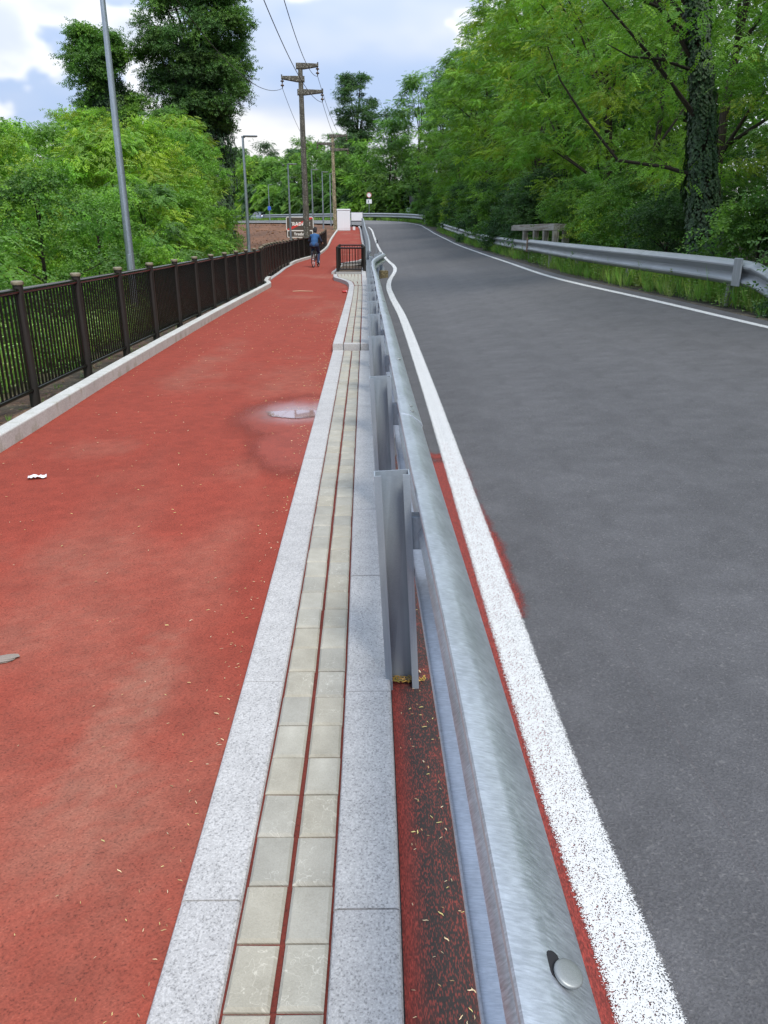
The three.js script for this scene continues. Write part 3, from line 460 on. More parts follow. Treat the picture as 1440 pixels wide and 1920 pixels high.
  for (let i = 0; i < off.length - 1; i += 6) { const sl = off.slice(i, Math.min(i + 7, off.length)); if (sl.length > 1) { part(bendRail, 'rail_beam', sweep(sl.map((q) => q.p), sl.map((q) => q.o), beamProfile(0.12, 0.46), true), M.oldRail); const p = part(bendRail, 'post', cPost(0.1, 0.06, 0.95), M.oldRail); p.position.copy(sl[0].p).addScaledVector(sl[0].o, -0.08); p.position.y -= 0.5; } }
}
// ---- dark railing along the path
function railing(root, pts, H, topH, lowH, nBars, cap, limit, farList) {
  const postG = new THREE.CylinderGeometry(0.047, 0.05, H - 0.03 + 0.15, 14); postG.translate(0, (H - 0.03 - 0.15) / 2, 0);
  const capG = new THREE.LatheGeometry([[0, 0.024], [0.044, 0.022], [0.054, 0.016], [0.058, 0.008], [0.058, -0.014], [0.05, -0.016]].map((p) => new THREE.Vector2(...p)), 14);
  const barG = new THREE.CylinderGeometry(0.0115, 0.0115, topH - lowH, 6); barG.translate(0, (topH + lowH) / 2, 0);
  let n = 0;
  pts.forEach((p, i) => {
    const q = part(root, 'post', postG, M.fencePost); q.position.copy(p); if (cap) { const c = part(q, 'cap', capG, M.fenceCap); c.position.y = H - 0.028; }
    if (i === pts.length - 1) return;
    const b = pts[i + 1], L = p.distanceTo(b), dir = new THREE.Vector3().subVectors(b, p).normalize(), e = 0.045;
    const rail = (h, r, nm) => part(root, nm, tube([p.clone().addScaledVector(dir, e).add(new THREE.Vector3(0, h, 0)), b.clone().addScaledVector(dir, -e).add(new THREE.Vector3(0, h, 0))], r, 10), M.fence);
    rail(topH, 0.031, 'top_rail'); rail(lowH, 0.022, 'bottom_rail');
    for (let k = 0; k < nBars; k++) { const c = p.clone().lerp(b, (k + 0.85) / (nBars + 0.7)); if (n++ < limit) part(root, 'baluster', barG, M.fence).position.copy(c); else farList.push(barG.clone().translate(c.x, c.y, c.z)); }
  });
}
{
  const f = thing('railing', 'long dark brown railing of thin uprights beside the red path', 'railing'), pts = [], rest = [];
  for (let D = 3.1; D < 59.5; D += 1.475) pts.push(V(fX(D), hP(D) - 0.06 - 0.02 * (D < 26 ? 1 : 0), D));
  railing(f, pts, 1.2, 1.1, 0.17, 17, true, 289, rest);
  if (rest.length) part(f, 'baluster', merge(rest), M.fence, 'stuff');
  const b = thing('railing', 'small black railing enclosing an opening in the middle of the path edge', 'railing');
  const c = [[-1.76, 30.7], [-0.74, 30.7], [-0.98, 36.6], [-1.98, 36.6]].map(([x, D]) => V(x, hP(D) + 0.06, D)), p2 = (a, d, n) => Array.from({ length: n }, (_, k) => c[a].clone().lerp(c[d], k / (n)));
  const loop = [...p2(0, 1, 1), ...p2(1, 2, 4), ...p2(2, 3, 1), ...p2(3, 0, 4), c[0].clone().add(new THREE.Vector3(0.001, 0, 0))]; loop.pop(); loop.push(c[0]);
  const rest2 = []; railing(b, loop.slice(0, -1).concat([loop[loop.length - 1].clone().add(new THREE.Vector3(0, 0, -0.12))]), 0.95, 0.88, 0.12, 8, false, 200, rest2);
  // the opening it guards: a shallow pit with concrete walls and earth
  const pit = setting('drain_opening', 'earth filled opening inside the small black railing', 'opening');
  part(pit, 'rim', merge([box(0.12, 0.2, 6.2, -1.93, hP(33.7) - 0.02, -33.7), box(1.15, 0.2, 0.12, -1.25, 0.0, -30.55)]), M.graniteB);
  part(pit, 'earth', sheet(range(30.6, 36.8, () => 0.3).map((D) => [0, 1, 2, 3].map((k) => V(lerp(-1.85 - 0.035 * (D - 30.6), sR(D) - 0.15, k / 3), 0.05 + 0.03 * (fbm(k * 3, D * 2, 2, 311)), D))), null, () => [0.22, 0.14, 0.08]), M.soil);
}
// ---- street lamps
{
  const poleG = tube([V(0, -0.3, 0), V(0, 0, 0), V(0, 2.6, 0), V(0, 5.12, 0)], [0.078, 0.078, 0.062, 0.044], 12), headG = box(0.56, 0.055, 0.2, 0.3, 5.17, 0, 0.02), armG = merge([box(0.16, 0.07, 0.09, 0.02, 5.14, 0, 0.02), box(0.07, 0.16, 0.07, 0.0, 5.06, 0, 0.02)]), doorG = box(0.05, 0.34, 0.02, 0, 0.9, 0.066, 0.004), lensG = box(0.36, 0.012, 0.15, 0.33, 5.138, 0, 0.004);
  const lab = ['galvanised street lamp nearest to the camera, rising out of the picture', 'galvanised street lamp at the edge of the left trees', 'galvanised street lamp crossing the brown town sign', 'slim street lamp right behind the cyclist and the utility pole', 'slim street lamp second from the yellowish utility pole', 'slim street lamp touching the yellowish utility pole', 'distant street lamp with a small blue sign near the car'];
  [[-4.62, 14.8], [-5.62, 34], [-6.25, 55], [-6.1, 71], [-5.95, 81], [-5.65, 88], [-15.6, 113]].forEach(([x, D], i) => {
    const l = thing('street_lamp', lab[i], 'street lamp', [x, i === 0 ? 0.08 : groundH(x, D), D], 0.12, 'lamps along the path');
    part(l, 'pole', poleG, M.lamp); part(l, 'arm', armG, M.lampHead); const h = part(l, 'lamp_head', headG, M.lampHead); part(h, 'lens', lensG, M.cabinet); part(l, 'service_door', doorG, M.lamp);
    if (i === 6) part(l, 'small_sign', box(0.42, 0.5, 0.03, 0, 2.2, 0.09, 0.01), S({ color: lin(0.03, 0.09, 0.5), roughness: 0.5 }));
  });
}
// ---- utility poles and wires
const tips = [];
{
  const pole = (x, D, H, r0, r1, lean, label, mat, arms, turn) => {
    const y = groundH(x, D), t = thing('utility_pole', label, 'utility pole', [x, y, D], turn), n = 14, pts = [], rad = [];
    for (let k = 0; k <= n; k++) { pts.push(V(lean * k / n, -0.4 + (H + 0.4) * k / n, 0)); rad.push(lerp(r0, r1, k / n)); }
    part(t, 'mast', tube(pts, rad, 14), mat);
    t.updateMatrixWorld(true);
    const out = [];
    for (const [h, L, tail] of arms) {
      const s = Math.sign(L), cx = lean * h / H, shp = new THREE.Shape(); shp.moveTo(-s * tail, -0.16); shp.lineTo(s * 0.2, -0.16); shp.lineTo(L, -0.03); shp.lineTo(L, 0.08); shp.lineTo(s * 0.2, 0.1); shp.lineTo(-s * tail, 0.1); shp.closePath();
      const g = new THREE.ExtrudeGeometry(shp, { depth: 0.26, bevelEnabled: true, bevelSize: 0.012, bevelThickness: 0.012, bevelSegments: 1 }); g.translate(cx, h, -0.13);
      part(t, 'crossarm', g, M.concretePole);
      const ins = part(t, 'insulator', new THREE.LatheGeometry([[0, 0.1], [0.02, 0.1], [0.02, 0.02], [0.09, -0.02], [0.1, -0.07], [0.03, -0.09], [0.03, -0.19], [0.09, -0.23], [0.1, -0.28], [0.03, -0.3], [0.02, -0.4], [0, -0.4]].map((p) => new THREE.Vector2(...p)), 12), M.insulator); ins.position.set(cx + L - s * 0.04, h - 0.1, 0);
      const fin = part(t, 'arm_end', box(0.07, 0.2, 0.07, cx + L - s * 0.02, h + 0.08, 0, 0.01), M.wire);
      out.push(t.localToWorld(new THREE.Vector3(cx + L - s * 0.04, h - 0.5, 0)));
    }
    return out;
  };
  const A = pole(-4.5, 48, 10.0, 0.2, 0.125, -0.08, 'tall dark concrete utility pole with three arms beside the railing', M.concretePole, [[9.95, 0.98, 0.22], [9.32, -1.05, 0.2], [8.68, 1.2, 0.2]], 0.12);
  const B = pole(-4.85, 82, 8.7, 0.21, 0.14, -0.1, 'yellowish utility pole near the white cabinet, behind the taller dark pole', M.polePale, [[8.6, 1.4, 0.3], [7.9, -1.5, 0.2], [7.4, 1.5, 0.2]], 0.1);
  const wire = (a, b, sag, label) => { const pts = []; for (let k = 0; k <= 40; k++) { const t = k / 40, p = a.clone().lerp(b, t); p.y -= 4 * sag * t * (1 - t); pts.push(p); } const m = new THREE.Mesh(tube(pts, 0.0125, 5), M.wire); m.name = numbered('overhead_wire'); m.userData = { label, category: 'wire', group: 'overhead power wires' }; scene.add(m); };
  wire(A[0], V(-1.9, 9.6, 2), 2.0, 'overhead wire running up out of the picture from the top right pole arm');
  wire(A[1], V(-4.6, 9.2, 2), 2.3, 'overhead wire sagging to the left from the left pole arm past the big tree');
  wire(A[2], V(-2.6, 8.8, 2), 1.7, 'overhead wire running up out of the picture from the lowest right pole arm');
  wire(A[0], B[0], 0.8, 'overhead wire from the top right pole arm to the yellowish pole');
  wire(A[1], B[1], 0.9, 'overhead wire from the left pole arm to the yellowish pole');
  wire(A[2], B[2], 0.8, 'overhead wire from the lowest right pole arm to the yellowish pole');
}
// ---- signs, cabinet, boards
{
  const c = document.createElement('canvas'); c.width = 512; c.height = 380; const x = c.getContext('2d');
  x.fillStyle = '#dedcd6'; x.beginPath(); x.roundRect(0, 0, 512, 255, 34); x.roundRect(14, 250, 484, 130, 26); x.fill();
  x.fillStyle = '#4f463d'; x.beginPath(); x.roundRect(12, 12, 488, 231, 24); x.fill(); x.beginPath(); x.roundRect(26, 262, 460, 106, 18); x.fill();
  x.save(); x.beginPath(); x.roundRect(12, 12, 488, 231, 24); x.clip(); x.strokeStyle = '#c8332b'; x.lineWidth = 44; x.beginPath(); x.moveTo(-10, 262); x.lineTo(522, -8); x.stroke(); x.restore();
  x.fillStyle = '#efeee8'; x.font = 'bold 92px sans-serif'; x.textAlign = 'center'; x.textBaseline = 'middle'; x.fillText('TRADATE', 256, 130, 440); x.font = 'bold 70px sans-serif'; x.fillText('Tradaa', 256, 316);
  const t = new THREE.CanvasTexture(c); t.colorSpace = THREE.SRGBColorSpace;
  const D = 60, w = 1.98, h = 1.42, sx = -6.12, s = thing('town_sign', 'brown town end sign crossed by a red stripe on the earth bank', 'sign', [sx, groundH(sx, D), D], 0.12);
  const y0 = 1.1 - groundH(sx, D);
  const face = new THREE.PlaneGeometry(w, h); const bd = part(s, 'board', box(w - 0.06, h - 0.04, 0.03, 0, y0 + h / 2, -0.02, 0.01), M.galvPost); const fc = part(s, 'sign_face', face, S({ map: t, roughness: 0.5 })); fc.position.set(0, y0 + h / 2, 0.002);
  for (const q of [-0.6, 0.6]) part(s, 'post', tube([V(q, -0.3, 0.06), V(q, y0 + h - 0.1, 0.06)], 0.03, 8), M.lamp);
  const cb = thing('utility_cabinet', 'white utility cabinet standing at the top of the red path', 'cabinet', [-3.78, hP(77.5), 77.5], 0.04);
  part(cb, 'body', box(1.22, 1.72, 0.6, 0, 0.9, 0, 0.02), M.cabinet); part(cb, 'roof', box(1.3, 0.14, 0.68, 0, 1.83, 0, 0.03), M.cabinet); part(cb, 'plinth', box(1.2, 0.12, 0.58, 0, 0.02, 0, 0.01), M.graniteB); for (const q of [-0.3, 0.3]) part(cb, 'door', box(0.56, 1.5, 0.02, q, 0.92, 0.305, 0.006), M.cabinet);
  const pb = thing('notice_board', 'white panel on a dark frame beside the utility cabinet', 'board', [-2.6, hP(79) + 0.1, 79.5], -0.06);
  part(pb, 'panel', box(1.08, 0.72, 0.04, 0, 1.1, 0.05, 0.01), M.cabinet); part(pb, 'frame', merge([box(1.18, 0.06, 0.05, 0, 1.5, 0), box(1.18, 0.06, 0.05, 0, 0.68, 0)]), M.black); for (const q of [-0.56, 0.56]) part(pb, 'leg', box(0.06, 1.6, 0.06, q, 0.75, 0), M.lampHead);
  const mb = thing('marker_box', 'small white box on the ground right of the cabinet', 'box', [-2.85, hP(78.5), 78.4]); part(mb, 'body', box(0.24, 0.32, 0.2, 0, 0.16, 0, 0.02), M.cabinet); part(mb, 'lid', box(0.26, 0.04, 0.22, 0, 0.34, 0, 0.01), M.graniteB);
  // signs beyond the bend
  const rs = thing('road_sign', 'round sign above a white plate behind the far guard rail', 'road sign', [-1.75, groundH(-1.75, 98), 98]);
  part(rs, 'post', tube([V(0, -0.3, 0), V(0, 3.1, 0)], 0.035, 8), M.lamp);
  const disc = new THREE.CylinderGeometry(0.3, 0.3, 0.02, 24); disc.rotateX(Math.PI / 2); const ring = new THREE.TorusGeometry(0.26, 0.04, 6, 24);
  part(rs, 'round_plate', disc, M.cabinet).position.set(0, 2.9, 0.05); part(rs, 'red_ring', ring, S({ color: lin(0.4, 0.06, 0.05), roughness: 0.6 })).position.set(0, 2.9, 0.05);
  part(rs, 'lower_plate', box(0.62, 0.46, 0.02, 0, 2.2, 0.05, 0.008), M.cabinet); part(rs, 'plate_mark', box(0.12, 0.26, 0.008, -0.1, 2.2, 0.066), S({ color: lin(0.06, 0.08, 0.16), roughness: 0.6 }));
  const ss = thing('road_sign', 'low round white sign in front of a dark panel by the far bend', 'road sign', [2.75, groundH(2.75, 94), 94]);
  part(ss, 'post', tube([V(0, -0.3, 0), V(0, 1.45, 0)], 0.03, 8), M.lamp); const d2 = new THREE.CylinderGeometry(0.24, 0.24, 0.02, 22); d2.rotateX(Math.PI / 2); part(ss, 'round_plate', d2, M.cabinet).position.set(0, 1.25, 0.05); part(ss, 'plate_mark', box(0.22, 0.1, 0.008, 0.02, 1.25, 0.066), M.black);
  const dp = thing('road_sign', 'dark rectangular sign panel seen from behind under the far trees', 'road sign', [3.55, groundH(3.55, 95.5), 95.5], 0.1);
  part(dp, 'panel', box(1.3, 0.75, 0.03, 0, 2.3, 0, 0.01), S({ color: lin(0.1, 0.1, 0.1), roughness: 0.6 })); for (const q of [-0.45, 0.45]) part(dp, 'post', tube([V(q, -0.3, 0.04), V(q, 2.6, 0.04)], 0.03, 6), M.lamp);
  // concrete parapet behind the right guard rail
  const pr = thing('concrete_parapet', 'weathered grey concrete parapet frame behind the right guard rail', 'parapet'), ph = 0.48, top = 1.66;
  const a = V(5.22, 0, 25), b = V(5.0, 0, 31.6), e = V(5.62, 0, 25.4), mid = a.clone().lerp(b, 0.5), L = a.distanceTo(b), yaw = Math.atan2(b.x - a.x, b.z - a.z);
  const beam = part(pr, 'top_beam', box(0.2, 0.2, L + 0.2, 0, 0, 0, 0.015), M.concreteOld); beam.position.set(mid.x, top, mid.z); beam.rotation.y = yaw;
  const cross = part(pr, 'top_beam', box(0.3, 0.2, 0.16, 0, 0, 0, 0.015), M.concreteOld); cross.position.set(5.4, top - 0.01, -25.12); cross.rotation.y = -0.4;
  [a, a.clone().lerp(b, 0.2), a.clone().lerp(b, 0.42), a.clone().lerp(b, 0.68), e].forEach((p, i) => { const q = part(pr, 'post', box(i === 4 ? 0.2 : 0.17, i === 4 ? 1.32 : 1.2, 0.17, 0, i === 4 ? 0.56 : 0.5, 0, 0.015), M.concreteOld); q.position.set(p.x, ph, p.z); q.rotation.y = yaw; });
}
// ---- a car on the far road
{
  const c = thing('parked_car', 'small silver blue hatchback on the road above the earth bank', 'car', [-18.2, roadAt(117)[2] + 0.1, 121], 0.6);
  const paint = P({ color: lin(0.17, 0.21, 0.28), roughness: 0.3, metalness: 0.5, clearcoat: 1 }), glass = P({ color: lin(0.02, 0.025, 0.03), roughness: 0.06, clearcoat: 1 });
  const sec = [[-1.98, 0.32, 0.62, 0.66], [-1.9, 0.25, 0.8, 0.76], [-1.2, 0.2, 0.94, 0.82], [-0.85, 0.2, 0.98, 0.84], [0, 0.2, 0.97, 0.85], [1.0, 0.2, 0.98, 0.84], [1.75, 0.22, 0.96, 0.8], [1.98, 0.3, 0.86, 0.72], [2.02, 0.36, 0.6, 0.66]];
  const loft = (rows, f) => sheet(rows.map((r) => f(r)));
  const body = loft(sec, ([z, y0, y1, w]) => [[-w, y0], [-w * 1.03, lerp(y0, y1, 0.5)], [-w * 0.96, y1], [-w * 0.5, y1 + 0.03], [w * 0.5, y1 + 0.03], [w * 0.96, y1], [w * 1.03, lerp(y0, y1, 0.5)], [w, y0], [0, y0], [-w, y0]].map(([x, y]) => new THREE.Vector3(x, y, z)));
  part(c, 'body', body, paint);
  const cab = [[-0.95, 0.97, 0.72], [-0.3, 1.38, 0.6], [0.1, 1.47, 0.6], [0.9, 1.45, 0.58], [1.5, 1.32, 0.56], [1.85, 0.98, 0.68]];
  part(c, 'cabin', loft(cab, ([z, y, w]) => [[-0.8, 0.93], [-lerp(w, 0.8, 0.3), lerp(0.93, y, 0.6)], [-w, y - 0.02], [0, y + 0.01], [w, y - 0.02], [lerp(w, 0.8, 0.3), lerp(0.93, y, 0.6)], [0.8, 0.93]].map(([x, yy]) => new THREE.Vector3(x, yy, z))), paint);
  const quad = (p) => { const g = new THREE.BufferGeometry(); g.setAttribute('position', new THREE.Float32BufferAttribute(p.flat(), 3)); g.setIndex([0, 1, 2, 0, 2, 3]); g.computeVertexNormals(); return g; };
  for (const s of [-1, 1]) for (const [z0, z1, a0, a1] of [[-0.62, 0.3, -0.25, 0.28], [0.36, 1.25, 0.38, 1.12]]) part(c, 'side_window', quad([[s * 0.815, 1.0, z0], [s * 0.815, 1.0, z1], [s * 0.665, 1.36, a1], [s * 0.665, 1.36, a0]]), glass);
  part(c, 'rear_window', quad([[-0.6, 1.02, 1.845], [0.6, 1.02, 1.845], [0.5, 1.32, 1.56], [-0.5, 1.32, 1.56]]), glass); part(c, 'windscreen', quad([[-0.62, 1.0, -0.94], [0.62, 1.0, -0.94], [0.54, 1.36, -0.38], [-0.54, 1.36, -0.38]]), glass);
  for (const [x, z] of [[-0.78, -1.25], [0.78, -1.25], [-0.78, 1.25], [0.78, 1.25]]) { const w = new THREE.Group(); w.name = 'wheel'; w.position.set(x, 0.3, z); c.add(w); const ty = new THREE.TorusGeometry(0.235, 0.075, 8, 20); ty.rotateY(Math.PI / 2); part(w, 'tyre', ty, M.rubber); const rm = new THREE.CylinderGeometry(0.2, 0.2, 0.1, 16); rm.rotateZ(Math.PI / 2); part(w, 'rim', rm, M.chrome); }
  for (const s of [-1, 1]) { part(c, 'tail_light', box(0.12, 0.3, 0.06, s * 0.68, 0.84, 1.95, 0.02), S({ color: lin(0.3, 0.02, 0.02), roughness: 0.3 })); part(c, 'headlight', box(0.2, 0.14, 0.1, s * 0.6, 0.72, -1.88, 0.03), M.cabinet); }
}
// ---- bicycle and rider
const rideAt = V(-3.08, hP(36.6), 36.6), rideTurn = -0.13;
function field(bones, cell, mat) {                                     // tapered capsules joined by a smooth minimum, meshed
  const lo = new THREE.Vector3(1e9, 1e9, 1e9), hi = lo.clone().negate();
  for (const [a, b, ra, rb] of bones) for (const [p, r] of [[a, ra], [b, rb]]) { lo.min(new THREE.Vector3(...p).addScalar(-r - 3 * cell)); hi.max(new THREE.Vector3(...p).addScalar(r + 3 * cell)); }
  const ctr = lo.clone().add(hi).multiplyScalar(0.5), half = Math.max(hi.x - lo.x, hi.y - lo.y, hi.z - lo.z) / 2, res = Math.min(110, Math.ceil(2 * half / cell)), mc = new MarchingCubes(res, mat, false, false, 120000); mc.isolation = 0;
  const tag = (x, y, z) => { let k = 0.03, best = 1e9, d = 1e9, who = 0; bones.forEach(([a, b, ra, rb], i) => { const dx = b[0] - a[0], dy = b[1] - a[1], dz = b[2] - a[2], t = clamp(((x - a[0]) * dx + (y - a[1]) * dy + (z - a[2]) * dz) / (dx * dx + dy * dy + dz * dz + 1e-9)), q = Math.hypot(a[0] + dx * t - x, a[1] + dy * t - y, a[2] + dz * t - z) - lerp(ra, rb, t); if (q < best) { best = q; who = i; } const h = clamp(0.5 + 0.5 * (d - q) / k); d = lerp(d, q, h) - k * h * (1 - h); }); return [d, who]; };
  const h = res / 2;
  for (let z = 0; z < res; z++) for (let y = 0; y < res; y++) for (let x = 0; x < res; x++) mc.field[x + y * res + z * res * res] = -tag(ctr.x + (x - h) / h * half, ctr.y + (y - h) / h * half, ctr.z + (z - h) / h * half)[0];
  mc.update();
  const n = mc.count, pos = new Float32Array(n * 3), nor = new Float32Array(n * 3), col = new Float32Array(n * 3);
  for (let i = 0; i < n; i++) { const p = [0, 1, 2].map((c) => mc.positionArray[i * 3 + c] * half + [ctr.x, ctr.y, ctr.z][c]); pos.set(p, i * 3); const q = new THREE.Vector3(mc.normalArray[i * 3], mc.normalArray[i * 3 + 1], mc.normalArray[i * 3 + 2]).normalize(); nor.set([q.x, q.y, q.z], i * 3); col.set(bones[tag(...p)[1]][4], i * 3); }
  const g = new THREE.BufferGeometry(); g.setAttribute('position', new THREE.BufferAttribute(pos, 3)); g.setAttribute('normal', new THREE.BufferAttribute(nor, 3)); g.setAttribute('color', new THREE.BufferAttribute(col, 3)); return g;
}
{
  const W = (x, y, z) => new THREE.Vector3(x, y, z);
  const bk = thing('bicycle', 'black bicycle being ridden away up the red path', 'bicycle', [rideAt.x, rideAt.y, 36.6], rideTurn);
  const wheel = (z, nm) => { const w = new THREE.Group(); w.name = 'wheel'; w.position.set(0, 0.335, z); bk.add(w); const t = new THREE.TorusGeometry(0.315, 0.02, 8, 36); t.rotateY(Math.PI / 2); part(w, 'tyre', t, M.rubber); const r = new THREE.TorusGeometry(0.292, 0.01, 6, 36); r.rotateY(Math.PI / 2); part(w, 'rim', r, M.chrome); const sp = []; for (let k = 0; k < 18; k++) { const a = k / 18 * 2 * Math.PI; sp.push(tube([W(0, 0, 0), W(0, Math.sin(a) * 0.29, Math.cos(a) * 0.29)], 0.0018, 4, false)); } part(w, 'spokes', merge(sp), M.chrome); const hb = new THREE.CylinderGeometry(0.02, 0.02, 0.1, 10); hb.rotateZ(Math.PI / 2); part(w, 'hub', hb, M.chrome); };
  wheel(0.5); wheel(-0.55);
  part(bk, 'frame', merge([tube([W(0, 0.29, 0.06), W(0, 0.84, 0.2)], 0.016), tube([W(0, 0.29, 0.06), W(0, 0.76, -0.36)], 0.018), tube([W(0, 0.74, 0.17), W(0, 0.86, -0.34)], 0.016), ...[-0.045, 0.045].flatMap((s) => [tube([W(s, 0.335, 0.5), W(s * 0.4, 0.29, 0.06)], 0.01), tube([W(s, 0.335, 0.5), W(s * 0.3, 0.74, 0.17)], 0.009)])]), M.black);
  part(bk, 'fork', merge([tube([W(0, 0.94, -0.32), W(0, 0.7, -0.38)], 0.018), tube([W(-0.05, 0.335, -0.55), W(-0.045, 0.7, -0.39)], 0.011), tube([W(0.05, 0.335, -0.55), W(0.045, 0.7, -0.39)], 0.011)]), M.black);
  part(bk, 'handlebar', tube([W(-0.3, 1.0, -0.2), W(-0.2, 1.0, -0.3), W(0, 0.98, -0.34), W(0.2, 1.0, -0.3), W(0.3, 1.0, -0.2)], 0.013), M.black);
  const sd = new THREE.SphereGeometry(0.12, 14, 8); sd.scale(0.72, 0.3, 1.1); sd.translate(0, 0.88, 0.23); part(bk, 'saddle', sd, M.rubber);
  part(bk, 'rear_mudguard', (() => { const t = new THREE.TorusGeometry(0.36, 0.025, 5, 18, Math.PI * 0.8); t.rotateY(Math.PI / 2); t.rotateX(-0.2); t.translate(0, 0.335, 0.5); return t; })(), M.black);
  part(bk, 'crank', merge([tube([W(0.06, 0.29, 0.06), W(0.08, 0.13, 0.02)], 0.011), tube([W(-0.06, 0.29, 0.06), W(-0.08, 0.45, 0.1)], 0.011)]), M.chrome);
  part(bk, 'pedal', box(0.1, 0.02, 0.08, 0.13, 0.12, 0.02, 0.006), M.black); part(bk, 'pedal', box(0.1, 0.02, 0.08, -0.13, 0.455, 0.1, 0.006), M.black);
  const vest = [0.022, 0.085, 0.22], navy = [0.016, 0.022, 0.045], jean = [0.022, 0.04, 0.095], skin = [0.38, 0.2, 0.13], shoe = [0.015, 0.015, 0.017], hair = [0.02, 0.016, 0.013];
  const ps = thing('person', 'cyclist in a blue vest and jeans riding away from the camera', 'person', [rideAt.x, rideAt.y, 36.6], rideTurn);
  const bones = [
    [[-0.09, 0.95, 0.2], [0.09, 0.95, 0.2], 0.125, 0.125, jean], [[0, 0.98, 0.19], [0, 1.12, 0.13], 0.145, 0.15, vest], [[0, 1.12, 0.13], [0, 1.28, 0.05], 0.155, 0.155, vest], [[-0.12, 1.31, 0.03], [0.12, 1.31, 0.03], 0.095, 0.095, vest], [[0, 1.33, 0.02], [0, 1.45, -0.05], 0.06, 0.052, skin],
    ...[-1, 1].flatMap((s) => [[[s * 0.18, 1.32, 0.02], [s * 0.27, 1.12, -0.03], 0.062, 0.048, navy], [[s * 0.27, 1.12, -0.03], [s * 0.27, 1.02, -0.17], 0.046, 0.034, navy]]),
    [[0.1, 0.92, 0.18], [0.13, 0.6, -0.14], 0.098, 0.066, jean], [[0.13, 0.6, -0.14], [0.13, 0.22, 0.06], 0.064, 0.045, jean], [[0.13, 0.19, 0.07], [0.13, 0.16, -0.09], 0.042, 0.036, shoe],
    [[-0.1, 0.92, 0.18], [-0.13, 0.82, -0.22], 0.098, 0.068, jean], [[-0.13, 0.82, -0.22], [-0.13, 0.55, 0.12], 0.064, 0.046, jean], [[-0.13, 0.52, 0.15], [-0.13, 0.5, 0.0], 0.042, 0.036, shoe],
  ];
  const bodyG = field(bones, 0.016, M.black), headG = field([[[0, 1.5, -0.07], [0, 1.585, -0.075], 0.072, 0.094, skin], [[0, 1.475, -0.12], [0, 1.53, -0.13], 0.045, 0.05, skin], [[0, 1.53, -0.17], [0, 1.515, -0.19], 0.013, 0.017, skin], [[-0.088, 1.54, -0.06], [-0.09, 1.565, -0.055], 0.012, 0.018, skin], [[0.088, 1.54, -0.06], [0.09, 1.565, -0.055], 0.012, 0.018, skin]], 0.006, M.black);
  const hand = (s) => { const x = s * 0.275, z = -0.2, list = [[[x, 1.015, -0.165], [x + s * 0.005, 1.02, -0.22], 0.03, 0.032, skin]]; for (let k = 0; k < 4; k++) { const fx = x - 0.03 + k * 0.02; list.push([[fx, 1.03, -0.22], [fx, 1.018, -0.25 + 0.003 * Math.abs(k - 1)], 0.009, 0.0085, skin], [[fx, 1.018, -0.25 + 0.003 * Math.abs(k - 1)], [fx, 0.985, -0.235], 0.0085, 0.008, skin]); } list.push([[x - s * 0.03, 1.01, -0.185], [x - s * 0.042, 0.99, -0.215], 0.0105, 0.009, skin]); return field(list, 0.004, M.black); };
  part(ps, 'body', mergeGeometries([bodyG, headG, hand(-1), hand(1)]), S({ color: lin(1, 1, 1), vertexColors: true, roughness: 0.85 }));
  part(ps, 'cap', field([[[0, 1.6, -0.06], [0, 1.625, -0.065], 0.1, 0.088, navy], [[-0.03, 1.6, -0.16], [0.03, 1.6, -0.16], 0.025, 0.025, navy], [[-0.04, 1.53, 0.0], [0.04, 1.53, 0.0], 0.05, 0.05, navy]], 0.008, M.black), S({ color: lin(0.02, 0.018, 0.018), roughness: 0.9 }));
  part(ps, 'collar', (() => { const t = new THREE.TorusGeometry(0.066, 0.018, 8, 18); t.rotateX(Math.PI / 2 - 0.5); t.translate(0, 1.4, -0.02); return t; })(), S({ color: lin(0.3, 0.36, 0.4), roughness: 0.9 }));
}
